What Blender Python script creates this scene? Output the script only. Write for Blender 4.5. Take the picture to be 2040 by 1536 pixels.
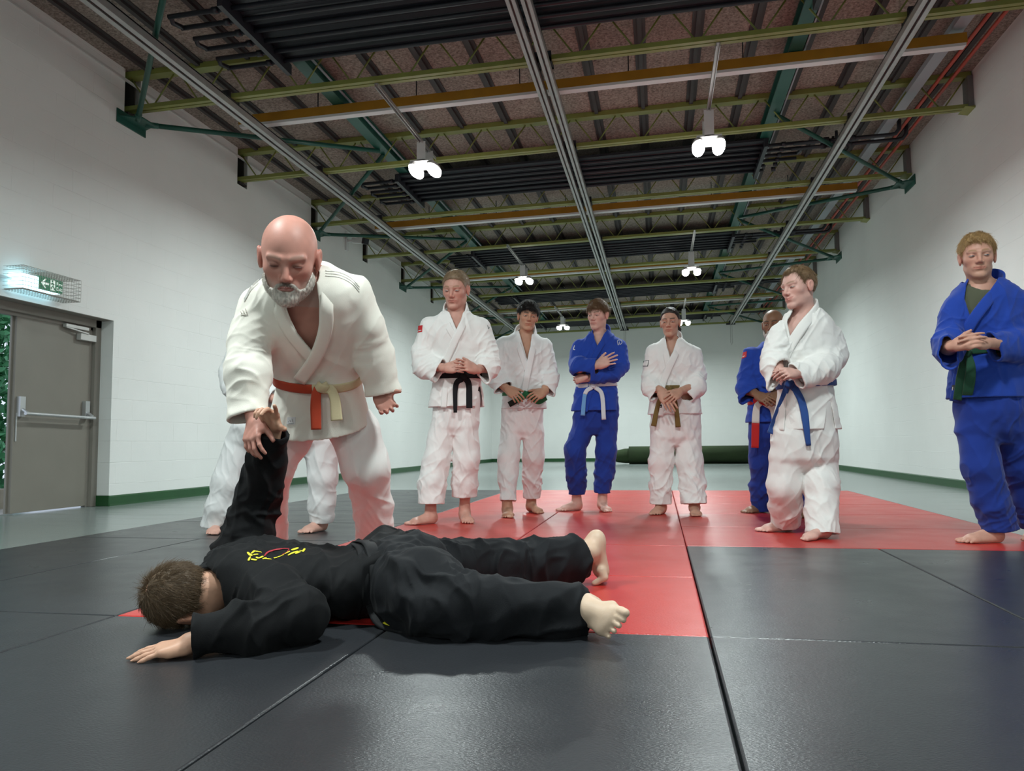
import bpy, math, os, random
import numpy as np
from mathutils import Vector, Matrix
for _o in list(bpy.data.objects): bpy.data.objects.remove(_o)
SC = bpy.context.scene
# ---------------------------------------------------------------- camera (image taken as 2040x1536)
FPX, YAW, PIT, ROL, HC = 1556.81, 0.18545, 0.07472, -0.0092, 0.5546
_cy, _sy = math.cos(YAW), math.sin(YAW)
_f0 = np.array([-_sy, _cy, 0.]); _r0 = np.array([_cy, _sy, 0.]); _u0 = np.array([0, 0, 1.])
CF = math.cos(PIT)*_f0 + math.sin(PIT)*_u0
_u1 = -math.sin(PIT)*_f0 + math.cos(PIT)*_u0
CR = math.cos(ROL)*_r0 + math.sin(ROL)*_u1
CU = -math.sin(ROL)*_r0 + math.cos(ROL)*_u1
CP = np.array([0., 0., HC])
_cd = bpy.data.cameras.new('camera'); _co = bpy.data.objects.new('camera', _cd); SC.collection.objects.link(_co)
_co.matrix_world = Matrix(((CR[0], CU[0], -CF[0], CP[0]), (CR[1], CU[1], -CF[1], CP[1]), (CR[2], CU[2], -CF[2], CP[2]), (0, 0, 0, 1)))
_cd.sensor_width = 36.0; _cd.lens = FPX*36.0/2040.0; _cd.clip_start = 0.05; _cd.clip_end = 200
SC.camera = _co
# ---------------------------------------------------------------- sky, exposure
W = bpy.data.worlds.new('sky'); SC.world = W; W.use_nodes = True
_bg = W.node_tree.nodes['Background']; _bg.inputs[0].default_value = (0.75, 0.85, 1.0, 1); _bg.inputs[1].default_value = 1.1
SC.view_settings.view_transform = 'Standard'; SC.view_settings.look = 'None'
SC.view_settings.gamma = 1.0; SC.view_settings.use_curve_mapping = False
SC.view_settings.exposure = 0.0
SC.cycles.max_bounces = 8; SC.cycles.diffuse_bounces = 4; SC.cycles.glossy_bounces = 4
SC.cycles.use_denoising = True
LAMP_W = 106.0
DEV = os.environ.get('DEV', '')
ONLY = os.environ.get('ONLY', '')

def pxray(x, y): return CF + CR*((x-1020)/FPX) - CU*((y-768)/FPX)
def pxd(x, y, d): return CP + pxray(x, y)*d                      # pixel at camera depth d
def pxf(x, y, z=0.0):
    r = pxray(x, y); return CP + r*((z-HC)/r[2])
def pxax(x, y, ax, v):
    r = pxray(x, y); return CP + r*((v-CP[ax])/r[ax])
def project(P):
    d = np.asarray(P, dtype=np.float64)-CP; z = d@CF
    return 1020+FPX*(d@CR)/z, 768-FPX*(d@CU)/z, z
# ---------------------------------------------------------------- materials
MATS = {}
def mat(name, col, rough=0.6, metal=0.0, bump=None, var=0.0, vscale=8.0, attr=None, spec=0.5, sheen=0.0, emit=None, estr=0.0, sss=0.0, coat=0.0):
    """procedural material; bump = (scale, strength, distance)"""
    if name in MATS: return MATS[name]
    m = bpy.data.materials.new(name); m.use_nodes = True; nt = m.node_tree; N = nt.nodes; L = nt.links
    b = N['Principled BSDF']
    b.inputs['Base Color'].default_value = (*col, 1); b.inputs['Roughness'].default_value = rough; b.inputs['Metallic'].default_value = metal
    b.inputs['Specular IOR Level'].default_value = spec
    if sheen: b.inputs['Sheen Weight'].default_value = sheen; b.inputs['Sheen Roughness'].default_value = 0.5
    if coat: b.inputs['Coat Weight'].default_value = coat
    if sss:
        b.inputs['Subsurface Weight'].default_value = sss; b.inputs['Subsurface Radius'].default_value = (0.012, 0.005, 0.003); b.inputs['Subsurface Scale'].default_value = 1.0
    if emit: b.inputs['Emission Color'].default_value = (*emit, 1); b.inputs['Emission Strength'].default_value = estr
    geo = N.new('ShaderNodeNewGeometry')
    src = None
    if attr:
        a = N.new('ShaderNodeAttribute'); a.attribute_name = attr; src = a.outputs['Color']
    if var:
        n = N.new('ShaderNodeTexNoise'); n.inputs['Scale'].default_value = vscale; n.inputs['Detail'].default_value = 5
        L.new(geo.outputs['Position'], n.inputs['Vector'])
        mr = N.new('ShaderNodeMapRange'); mr.inputs[1].default_value = 0.25; mr.inputs[2].default_value = 0.75; mr.inputs[3].default_value = 1-var; mr.inputs[4].default_value = 1+var
        L.new(n.outputs['Fac'], mr.inputs[0])
        mx = N.new('ShaderNodeMix'); mx.data_type = 'RGBA'; mx.blend_type = 'MULTIPLY'; mx.inputs['Factor'].default_value = 1
        if src: L.new(src, mx.inputs['A'])
        else: mx.inputs['A'].default_value = (*col, 1)
        L.new(mr.outputs[0], mx.inputs['B']); src = mx.outputs['Result']
    if src: L.new(src, b.inputs['Base Color'])
    if bump:
        n2 = N.new('ShaderNodeTexNoise'); n2.inputs['Scale'].default_value = bump[0]; n2.inputs['Detail'].default_value = 3
        L.new(geo.outputs['Position'], n2.inputs['Vector'])
        bp = N.new('ShaderNodeBump'); bp.inputs['Strength'].default_value = bump[1]; bp.inputs['Distance'].default_value = bump[2]
        L.new(n2.outputs['Fac'], bp.inputs['Height']); L.new(bp.outputs[0], b.inputs['Normal'])
    MATS[name] = m; return m

# ---------------------------------------------------------------- mesh helpers
class MB:
    """collects verts / faces for one mesh"""
    def __init__(s): s.v = []; s.f = []; s.m = []; s.n = 0
    def add(s, V, Fc, mi=0):
        V = np.asarray(V, float); s.v.append(V)
        for f in Fc: s.f.append(tuple(int(i)+s.n for i in f)); s.m.append(mi)
        s.n += len(V); return s
    def box(s, lo, hi, mi=0):
        x0, y0, z0 = lo; x1, y1, z1 = hi
        V = [(x0,y0,z0),(x1,y0,z0),(x1,y1,z0),(x0,y1,z0),(x0,y0,z1),(x1,y0,z1),(x1,y1,z1),(x0,y1,z1)]
        return s.add(V, [(0,3,2,1),(4,5,6,7),(0,1,5,4),(1,2,6,5),(2,3,7,6),(3,0,4,7)], mi)
    def obox(s, c, ax, ay, az, mi=0):
        """oriented box: centre + half-axis vectors"""
        c, ax, ay, az = [np.asarray(q, float) for q in (c, ax, ay, az)]
        V = [c+sx*ax+sy*ay+sz*az for sz in (-1, 1) for sx, sy in ((-1,-1),(1,-1),(1,1),(-1,1))]
        return s.add(V, [(0,3,2,1),(4,5,6,7),(0,1,5,4),(1,2,6,5),(2,3,7,6),(3,0,4,7)], mi)
    def bar(s, a, b, w, h, up=(0,0,1), mi=0):
        a = np.asarray(a, float); b = np.asarray(b, float); t = b-a; l = np.linalg.norm(t); t = t/l
        u = np.asarray(up, float); sd = np.cross(t, u); sd /= np.linalg.norm(sd); u = np.cross(sd, t)
        return s.obox((a+b)/2, t*l/2, sd*w/2, u*h/2, mi)
    def tube(s, pts, r, seg=10, mi=0, cap=True):
        P = np.asarray(pts, float); n = len(P); rr = np.broadcast_to(np.asarray(r, float), (n,))
        T = np.gradient(P, axis=0); T /= np.linalg.norm(T, axis=1)[:, None]+1e-12
        ref = np.array([0, 0, 1.]) if abs(T[0][2]) < 0.9 else np.array([1., 0, 0])
        V = []; sd = np.cross(T[0], ref); sd /= np.linalg.norm(sd)
        for i in range(n):
            sd = sd-T[i]*(sd@T[i]); sd /= np.linalg.norm(sd)+1e-12; u = np.cross(T[i], sd)
            for k in range(seg):
                a = 2*math.pi*k/seg; V.append(P[i]+rr[i]*(sd*math.cos(a)+u*math.sin(a)))
        Fc = [(i*seg+k, i*seg+(k+1) % seg, (i+1)*seg+(k+1) % seg, (i+1)*seg+k) for i in range(n-1) for k in range(seg)]
        if cap: Fc += [tuple(range(seg))[::-1], tuple((n-1)*seg+k for k in range(seg))]
        return s.add(V, Fc, mi)
    def ell(s, c, r, nu=20, nv=12, mi=0, R=None):
        V = []; c = np.asarray(c, float)
        for j in range(nv+1):
            ph = math.pi*j/nv
            for i in range(nu):
                th = 2*math.pi*i/nu
                q = np.array([r[0]*math.sin(ph)*math.cos(th), r[1]*math.sin(ph)*math.sin(th), r[2]*math.cos(ph)])
                V.append(c+(q if R is None else R@q))
        Fc = [(j*nu+i, (j+1)*nu+i, (j+1)*nu+(i+1) % nu, j*nu+(i+1) % nu) for j in range(nv) for i in range(nu)]
        return s.add(V, Fc, mi)
    def lathe(s, c, prof, seg=24, mi=0):
        V = [(c[0]+r*math.cos(2*math.pi*k/seg), c[1]+r*math.sin(2*math.pi*k/seg), c[2]+z) for r, z in prof for k in range(seg)]
        n = len(prof)
        Fc = [(i*seg+k, i*seg+(k+1) % seg, (i+1)*seg+(k+1) % seg, (i+1)*seg+k) for i in range(n-1) for k in range(seg)]
        Fc += [tuple(range(seg))[::-1], tuple((n-1)*seg+k for k in range(seg))]
        return s.add(V, Fc, mi)
    def build(s, name, mats, parent=None, base=None, smooth=False, bevel=0.0):
        V = np.concatenate(s.v) if s.v else np.zeros((0, 3))
        o = link_mesh(name, V, s.f, mats, parent, base, smooth, s.m)
        if bevel:
            b = o.modifiers.new('bevel', 'BEVEL'); b.width = bevel; b.segments = 2; b.limit_method = 'ANGLE'
        return o

def root_base(o):
    return np.array(o['_b']) if '_b' in o.keys() else np.zeros(3)
def link_mesh(name, V, faces, mats, parent=None, base=None, smooth=False, mi=None, col=None):
    """one object; vertices are given in world space, the origin goes to base (or the parent's base)"""
    V = np.asarray(V, dtype=np.float64)
    if base is None: base = BASES.get(parent.name, np.zeros(3)) if parent else np.zeros(3)
    base = np.asarray(base, float)
    me = bpy.data.meshes.new(name)
    if isinstance(faces, np.ndarray):
        n = len(faces); k = faces.shape[1]
        me.vertices.add(len(V)); me.vertices.foreach_set('co', (V-base).astype(np.float32).ravel())
        me.loops.add(n*k); me.loops.foreach_set('vertex_index', faces.astype(np.int32).ravel())
        me.polygons.add(n); me.polygons.foreach_set('loop_start', np.arange(0, n*k, k, dtype=np.int32))
        me.update(calc_edges=True)
    else:
        me.from_pydata((V-base).tolist(), [], faces)
    if not isinstance(mats, (list, tuple)): mats = [mats]
    for m in mats: me.materials.append(m)
    if mi is not None and len(mats) > 1: me.polygons.foreach_set('material_index', np.asarray(mi, dtype=np.int32))
    if smooth: me.polygons.foreach_set('use_smooth', np.ones(len(me.polygons), dtype=bool))
    if col is not None:
        a = me.color_attributes.new('Col', 'FLOAT_COLOR', 'POINT')
        c4 = np.ones((len(V), 4), dtype=np.float32); c4[:, :3] = col; a.data.foreach_set('color', c4.ravel())
    me.update()
    o = bpy.data.objects.new(name, me); SC.collection.objects.link(o)
    if parent is not None:
        o.parent = parent; pb = BASES.get(parent.name, np.zeros(3)); o.location = base-pb
    else: o.location = base
    BASES[o.name] = base
    return o
BASES = {}
def tag(o, label=None, cat=None, group=None, kind=None):
    if label: o['label'] = label
    if cat: o['category'] = cat
    if group: o['group'] = group
    if kind: o['kind'] = kind
    return o
def empty(name, loc, label, cat, group=None):
    o = bpy.data.objects.new(name, None); SC.collection.objects.link(o); o.location = loc; o.empty_display_size = 0.1
    BASES[o.name] = np.asarray(loc, float); return tag(o, label, cat, group)
# ================================================================= ROOM
XL, XR, YB, YF = -5.172, 3.392, 24.04, -7.0
JY0, JS = 6.734, 2.1284
SL = 0.0204
def zt(x): return 4.336+(x-XL)*SL          # underside of the roof deck
def zb(x): return 3.934+(x-XL)*SL          # underside of the joists
def wall_mat(name, axis):
    m = mat(name, (0.80, 0.82, 0.80), 0.55, var=0.035, vscale=1.3)
    nt = m.node_tree; N = nt.nodes; L = nt.links; b = N['Principled BSDF']
    geo = N.new('ShaderNodeNewGeometry'); sp = N.new('ShaderNodeSeparateXYZ'); L.new(geo.outputs['Position'], sp.inputs[0])
    cb = N.new('ShaderNodeCombineXYZ'); L.new(sp.outputs[axis], cb.inputs[0]); L.new(sp.outputs[2], cb.inputs[1])
    br = N.new('ShaderNodeTexBrick'); L.new(cb.outputs[0], br.inputs['Vector'])
    br.inputs['Scale'].default_value = 1.0; br.inputs['Brick Width'].default_value = 0.45; br.inputs['Row Height'].default_value = 0.205
    br.inputs['Mortar Size'].default_value = 0.004; br.inputs['Mortar Smooth'].default_value = 0.6
    nz = N.new('ShaderNodeTexNoise'); nz.inputs['Scale'].default_value = 55; nz.inputs['Detail'].default_value = 4; L.new(geo.outputs['Position'], nz.inputs['Vector'])
    n3 = N.new('ShaderNodeTexNoise'); n3.inputs['Scale'].default_value = 1.1; L.new(geo.outputs['Position'], n3.inputs['Vector'])
    mr = N.new('ShaderNodeMapRange'); mr.inputs[1].default_value = 0.42; mr.inputs[2].default_value = 0.62; mr.inputs[3].default_value = 0.25; mr.inputs[4].default_value = -1.0
    L.new(n3.outputs['Fac'], mr.inputs[0])
    mu = N.new('ShaderNodeMath'); mu.operation = 'MULTIPLY'; L.new(br.outputs['Fac'], mu.inputs[0]); L.new(mr.outputs[0], mu.inputs[1])
    ad = N.new('ShaderNodeMath'); ad.operation = 'MULTIPLY_ADD'; L.new(nz.outputs['Fac'], ad.inputs[0]); ad.inputs[1].default_value = 0.12; L.new(mu.outputs[0], ad.inputs[2])
    bp = N.new('ShaderNodeBump'); bp.inputs['Strength'].default_value = 0.4; bp.inputs['Distance'].default_value = 0.010
    L.new(ad.outputs[0], bp.inputs['Height']); L.new(bp.outputs[0], b.inputs['Normal'])
    return m
M_wx = wall_mat('painted_block_side', 1); M_wy = wall_mat('painted_block_end', 0)
M_green = mat('green_skirting_paint', (0.010, 0.072, 0.018), 0.4, var=0.12)
M_pocket = mat('dark_recess', (0.035, 0.03, 0.025), 0.8)
M_trim = mat('white_trim_paint', (0.62, 0.62, 0.60), 0.5)
M_olive = mat('olive_joist_paint', (0.235, 0.255, 0.062), 0.45, var=0.15, vscale=5)
M_dgreen = mat('dark_green_steel_paint', (0.010, 0.082, 0.058), 0.4, var=0.15, vscale=4)
M_galv = mat('galvanised_rail', (0.42, 0.42, 0.41), 0.42, 0.55, var=0.1)
M_black = mat('black_heater_enamel', (0.016, 0.017, 0.024), 0.45)
M_orange = mat('orange_trunking', (0.40, 0.19, 0.012), 0.5, var=0.1)
M_white = mat('white_metal', (0.72, 0.72, 0.72), 0.4)
M_red = mat('red_pipe_paint', (0.42, 0.045, 0.02), 0.45)
M_duct = mat('grey_duct', (0.33, 0.36, 0.39), 0.5)
M_door = mat('taupe_door_paint', (0.215, 0.20, 0.17), 0.45, var=0.05, vscale=3)
M_frame = mat('taupe_frame_paint', (0.25, 0.235, 0.205), 0.45, var=0.05)
M_alu = mat('satin_aluminium', (0.55, 0.56, 0.57), 0.35, 0.7)

# ---- floor (grey hall floor, recessed where the mats lie)
MX0, MX1, MX2, MY0, MY1 = -3.60, 2.06, 5.0, -3.65, 9.35
def floor_mat():
    m = mat('grey_sheet_floor', (0.20, 0.235, 0.225), 0.22, var=0.10, vscale=0.8, spec=0.5)
    nt = m.node_tree; N = nt.nodes; L = nt.links; b = N['Principled BSDF']
    geo = N.new('ShaderNodeNewGeometry'); mp = N.new('ShaderNodeMapping'); mp.inputs['Scale'].default_value = (0.5, 2.2, 1); L.new(geo.outputs['Position'], mp.inputs[0])
    n = N.new('ShaderNodeTexNoise'); n.inputs['Scale'].default_value = 1.6; n.inputs['Detail'].default_value = 3; L.new(mp.outputs[0], n.inputs['Vector'])
    bp = N.new('ShaderNodeBump'); bp.inputs['Strength'].default_value = 0.5; bp.inputs['Distance'].default_value = 0.02; L.new(n.outputs['Fac'], bp.inputs['Height']); L.new(bp.outputs[0], b.inputs['Normal'])
    return m
fl = MB()
fl.box((XL-0.3, YF, -0.2), (MX0, YB, -0.001)).box((MX0, MY1, -0.2), (XR, YB, -0.001)).box((MX1, 2.36, -0.2), (XR, MY1, -0.001))
fl.box((MX0, YF, -0.2), (XR, MY0, -0.001)).box((MX0, MY0, -0.2), (XR, MY1, -0.042))
tag(fl.build('floor', floor_mat()), kind='structure')

# ---- walls
OY0, OY1, OZ = 4.70, 6.665, 1.782          # door opening in the left wall
wl = MB(); T = 0.22
zt_l = 4.318
wl.box((XL-T, YF, -0.1), (XL, OY0, 3.87)).box((XL-T, OY0, OZ), (XL, OY1, 3.87)).box((XL-T, OY1, -0.1), (XL, YB, 3.87))
ys = [YF]
jy = [JY0+JS*k for k in range(-6, 9)]
for y in jy: ys += [y-0.005, y+0.235]
ys += [YB]
for a, b in zip(ys[0::2], ys[1::2]):
    if b > a: wl.box((XL-T, a, 3.87), (XL, b, zt_l+0.03))
wl.box((XL-T-0.02, YF, 3.85), (XL-T+0.03, YB, 4.36), 1)
tag(wl.build('wall_left', [M_wx, M_pocket]), kind='structure')
wr = MB().box((XR, YF, -0.1), (XR+0.2, YB, 4.62)); tag(wr.build('wall_right', M_wx), kind='structure')
wb = MB().box((XL-0.2, YB, -0.1), (XR+0.2, YB+0.2, 4.7)); tag(wb.build('wall_back', M_wy), kind='structure')
wf = MB().box((XL-0.2, YF-0.2, -0.1), (XR+0.2, YF, 4.7)); tag(wf.build('wall_front', M_wy), kind='structure')
def skirt(name, pts, inward):
    m = MB(); h = 0.10
    for (a, b) in pts:
        a = np.array(a, float); b = np.array(b, float); n = np.array([*inward, 0.])
        prof = [(0.0, 0.0), (0.012, 0.0), (0.010, 0.02), (0.009, h-0.012), (0.0, h)]
        V = [np.array([*q, 0])+n*p[0]+np.array([0, 0, p[1]-0.002]) for q in (a, b) for p in prof]; k = len(prof)
        m.add(V, [(i, (i+1) % k, k+(i+1) % k, k+i) for i in range(k)]+[tuple(range(k))[::-1], tuple(range(k, 2*k))])
    o = m.build(name, M_green); tag(o, kind='structure'); return o
skirt('baseboard_left', [((XL, OY1-0.0), (XL, YB)), ((XL, YF), (XL, OY0))], (1, 0))
skirt('baseboard_right', [((XR, YF), (XR, YB))], (-1, 0))
skirt('baseboard_back', [((XL, YB), (XR, YB))], (0, -1))
mb = MB().box((XL-0.17, OY1-0.010, 0.0), (XL+0.008, OY1+0.001, 0.1)); tag(mb.build('baseboard_door_reveal', M_green), kind='structure')
for nm, x0, x1, zz in (('trim_1', XL, XL+0.018, 4.222),):
    m = MB(); m.box((x0, YF, zz-0.012), (x1, YB, zz+0.012)); tag(m.build(nm, M_trim), kind='structure')

# ---- ceiling: wood wool slabs between dark T strips
def wool():
    m = mat('wood_wool_slab', (0.20, 0.155, 0.135), 0.9)
    nt = m.node_tree; N = nt.nodes; L = nt.links; b = N['Principled BSDF']
    geo = N.new('ShaderNodeNewGeometry')
    n = N.new('ShaderNodeTexNoise'); n.inputs['Scale'].default_value = 38; n.inputs['Detail'].default_value = 6; n.inputs['Roughness'].default_value = 0.75; L.new(geo.outputs['Position'], n.inputs['Vector'])
    n2 = N.new('ShaderNodeTexNoise'); n2.inputs['Scale'].default_value = 1.2; n2.inputs['Detail'].default_value = 3; L.new(geo.outputs['Position'], n2.inputs['Vector'])
    cr = N.new('ShaderNodeValToRGB'); e = cr.color_ramp.elements
    e[0].position = 0.33; e[0].color = (0.10, 0.075, 0.062, 1); e[1].position = 0.68; e[1].color = (0.50, 0.42, 0.36, 1)
    L.new(n.outputs['Fac'], cr.inputs[0])
    mr = N.new('ShaderNodeMapRange'); mr.inputs[1].default_value = 0.3; mr.inputs[2].default_value = 0.7; mr.inputs[3].default_value = 0.78; mr.inputs[4].default_value = 1.18; L.new(n2.outputs['Fac'], mr.inputs[0])
    mx = N.new('ShaderNodeMix'); mx.data_type = 'RGBA'; mx.blend_type = 'MULTIPLY'; mx.inputs['Factor'].default_value = 1; L.new(cr.outputs[0], mx.inputs['A']); L.new(mr.outputs[0], mx.inputs['B'])
    L.new(mx.outputs['Result'], b.inputs['Base Color'])
    bp = N.new('ShaderNodeBump'); bp.inputs['Strength'].default_value = 0.8; bp.inputs['Distance'].default_value = 0.01; L.new(n.outputs['Fac'], bp.inputs['Height']); L.new(bp.outputs[0], b.inputs['Normal'])
    return m
M_strip = mat('dark_ceiling_strip', (0.045, 0.036, 0.036), 0.6)
ce = MB()
def slope_box(x0, x1, y0, y1, d0, d1, mi=0, mbx=None):
    """box hung under the sloping deck: from d0 to d1 relative to zt"""
    V = [(x, y, zt(x)+d) for d in (d0, d1) for x, y in ((x0, y0), (x1, y0), (x1, y1), (x0, y1))]
    (mbx or ce).add(V, [(0,3,2,1),(4,5,6,7),(0,1,5,4),(1,2,6,5),(2,3,7,6),(3,0,4,7)], mi)
slope_box(XL-0.22, XR+0.2, YF-0.2, YB+0.2, 0.0, 0.2)
k = -5
while True:
    x = -2.79+0.5385*k
    if x > XR: break
    if x > XL:
        slope_box(x-0.055, x+0.055, YF, YB, -0.012, 0.01, 1); slope_box(x-0.02, x+0.02, YF, YB, -0.04, -0.012, 1)
    k += 1
tag(ce.build('ceiling', [wool(), M_strip]), kind='structure')

# ---- roof joists
ORD = ['first', 'second', 'third', 'fourth', 'fifth', 'sixth', 'seventh', 'eighth', 'ninth']
for k in range(9):
    y = JY0+JS*k+0.10
    far = {0: 'nearer than every lamp', 8: 'against the far end wall'}.get(k, '')
    r = empty('roof_joist', (XL, y, zb(XL)), f'olive lattice roof joist, {ORD[k]} from the camera'+(', '+far if far else ''), 'joist', 'olive roof joists')
    m = MB(); xa, xb = XL-0.12, XR-0.01
    m.bar((xa, y, zt(xa)-0.03), (xb, y, zt(xb)-0.03), 0.11, 0.056); m.build('top_chord', M_olive, r)
    m = MB()
    for s in (-1, 1):
        m.bar((xa+0.06, y+s*0.031, zb(xa)+0.022), (xb, y+s*0.031, zb(xb)+0.022), 0.046, 0.042)
    m.bar((xa+0.06, y, zb(xa)+0.03), (xb, y, zb(xb)+0.03), 0.02, 0.03)
    m.build('bottom_chord', M_olive, r)
    m = MB(); n = 16; st = (xb-xa-0.1)/n
    for i in range(n):
        x0 = xa+0.08+i*st
        m.tube([(x0+0.03, y, zt(x0)-0.05), (x0+st*0.47, y, zb(x0)+0.04)], 0.0085, 6); m.tube([(x0+st*0.53, y, zb(x0)+0.04), (x0+st-0.03, y, zt(x0)-0.05)], 0.0085, 6)
    m.build('lattice_web', M_olive, r, smooth=True)
    m = MB().box((XL-0.16, y-0.055, zb(XL)-0.04), (XL+0.004, y+0.12, zb(XL)-0.015)).box((XL-0.14, y+0.04, zb(XL)-0.015), (XL-0.0, y+0.055, zt(XL)-0.02)); m.build('bearing_plate', M_pocket, r)
    m = MB().box((XR-0.055, y-0.075, zb(XR)), (XR-0.002, y+0.075, zt(XR)-0.055)); m.build('end_post', mat('grey_post', (0.17, 0.155, 0.15), 0.6), r)
    m = MB().add([(XR-0.10, y-0.10, zb(XR)), (XR-0.001, y-0.10, zb(XR)), (XR-0.001, y+0.12, zb(XR)), (XR-0.10, y+0.12, zb(XR)), (XR-0.001, y-0.10, zb(XR)-0.02), (XR-0.001, y+0.12, zb(XR)-0.02)],
                 [(0, 3, 2, 1), (0, 1, 4), (3, 5, 2), (0, 4, 5, 3), (1, 2, 5, 4)]); m.build('wall_bracket', M_olive, r)

# ---- dark green wind bracing
for nm, X in (('left', -3.27), ('right', 1.36)):
    m = MB(); zc = zt(X)-0.13
    for yy, w, h, dz in ((0, 0.13, 0.018, 0.065), (0, 0.13, 0.018, -0.065), (0, 0.014, 0.13, 0)):
        m.bar((X, YF, zc+dz), (X, YB, zc+dz), w, h)
    m.bar((X+0.10, YF, zt(X)-0.15), (X+0.10, YB, zt(X)-0.15), 0.016, 0.016, mi=1)
    r = m.build('roof_tie_beam', [M_dgreen, M_duct])
    tag(r, f'long dark green steel beam running the length of the hall on the {nm}, under the roof slabs', 'beam', 'dark green tie beams')
PL = [(JY0+JS*k+0.10) for k in (0, 2, 4, 6, 8)]
ND = [(JY0+JS*k+0.10) for k in (1, 3, 5, 7)]
for side, XW, XB, sg in (('left', XL, -3.27, 1), ('right', XR, 1.36, -1)):
    for i, y in enumerate(PL):
        if side == 'right' and i == 0: continue
        zp = (3.82 if side == 'left' else 3.99)
        r = empty('wind_brace', (XW, y, zp), f'dark green plate with two struts on the {side} wall, {ORD[i]} from the camera', 'brace', 'dark green wind braces')
        m = MB().box((min(XW, XW+sg*0.012), y-0.22, zp-0.07), (max(XW, XW+sg*0.012), y+0.22, zp+0.07))
        m.add([(XW, y-0.2, zp-0.01), (XW, y+0.2, zp-0.01), (XW+sg*0.20, y+0.10, zp-0.01), (XW+sg*0.20, y-0.10, zp-0.01), (XW, y-0.2, zp+0.01), (XW, y+0.2, zp+0.01), (XW+sg*0.20, y+0.10, zp+0.01), (XW+sg*0.20, y-0.10, zp+0.01)],
              [(0, 1, 2, 3), (7, 6, 5, 4), (0, 4, 5, 1), (1, 5, 6, 2), (2, 6, 7, 3), (3, 7, 4, 0)])
        m.build('wall_plate', M_dgreen, r, bevel=0.004)
        for yn in (y-JS, y+JS):
            if yn > YB: continue
            m = MB(); a = np.array([XW+sg*0.12, y+(0.06 if yn > y else -0.06), zp]); b = np.array([XB-sg*0.03, yn+(-0.07 if yn > y else 0.07), zt(XB)-0.22])
            t = (b-a)/np.linalg.norm(b-a)
            m.tube([a, a+t*0.12], 0.03, 10); m.tube([a+t*0.1, b], 0.026, 10); m.build('strut', M_dgreen, r, smooth=True)

# ---- grey rails
def rail(label, xs, w, y0, dz=0.0):
    r = empty('curtain_track', (xs[0], y0, zb(xs[0])-0.06+dz), label, 'track', 'grey ceiling tracks')
    for x in xs:
        z = zb(x)-0.055+dz; m = MB()
        m.bar((x, y0, z+0.03), (x, YB-0.5, z+0.03), w, 0.014); m.bar((x-w/2+0.006, y0, z), (x-w/2+0.006, YB-0.5, z), 0.012, 0.07); m.bar((x+w/2-0.006, y0, z), (x+w/2-0.006, YB-0.5, z), 0.012, 0.07)
        m.bar((x-w*0.3, y0, z-0.032), (x-w*0.3, YB-0.5, z-0.032), w*0.36, 0.008); m.bar((x+w*0.3, y0, z-0.032), (x+w*0.3, YB-0.5, z-0.032), w*0.36, 0.008)
        m.build('rail', M_galv, r)
    for kk in range(9):
        y = JY0+JS*kk+0.10; m = MB()
        if y < y0: continue
        for x in xs: m.box((x-0.05, y-0.10, zb(x)-0.02+dz), (x+0.05, y-0.06, zb(x)+0.06)); m.box((x-0.05, y+0.06, zb(x)-0.02+dz), (x+0.05, y+0.10, zb(x)+0.06)); m.box((x-0.05, y-0.10, zb(x)-0.02+dz), (x+0.05, y+0.10, zb(x)+0.001))
        m.box((xs[0]-0.05, y-0.01, zb(x)-0.015+dz), (xs[-1]+0.05, y+0.01, zb(x)))
        m.build('clamp', M_black, r)
    m = MB(); x = xs[-1]; z = zb(x)-0.08+dz
    m.box((x-0.16, YB-0.56, z-0.02), (x+0.10, YB-0.5, z+0.03)); m.build('end_bracket', M_black, r)
    m = MB(); m.tube([(x-0.04, YB-0.53, z), (x-0.045, YB-0.53, z-0.55), (x-0.02, YB-0.53, z-0.62), (x+0.005, YB-0.53, z-0.55), (x, YB-0.53, z)], 0.006, 5); m.build('pull_cord', M_galv, r)
rail('single grey ceiling track along the left side wall', [-4.09], 0.125, 4.62)
rail('double grey ceiling track along the middle of the hall', [-1.045, -0.93], 0.075, 3.2)
rail('single grey ceiling track along the right side of the hall', [2.16], 0.105, 3.4)

# ---- orange trunking
for i, (y, xa, xb) in enumerate(((7.62, -4.42, 2.86), (11.85, -4.45, 2.9), (16.0, -4.45, 2.9), (20.3, -4.45, 2.9))):
    r = empty('cable_trunking', (xa, y, zt(xa)-0.25), f'orange cable trunking with white underside across the hall, {ORD[i]} from the camera', 'trunking', 'orange trunking lengths')
    za, zc = zt(xa)-0.26, zt(xb)-0.26
    m = MB().bar((xa, y, za), (xb, y, zc), 0.10, 0.095); m.build('trunk_body', M_orange, r)
    m = MB().bar((xa+0.01, y-0.005, za-0.06), (xb-0.01, y-0.005, zc-0.06), 0.085, 0.03); m.build('lid', M_white, r)
    for j in range(6):
        x = xa+0.9+j*1.1; MB().tube([(x, y, zt(x)-0.22), (x, y, zt(x))], 0.006, 6).build('hanger_rod', M_black, r)

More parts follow.
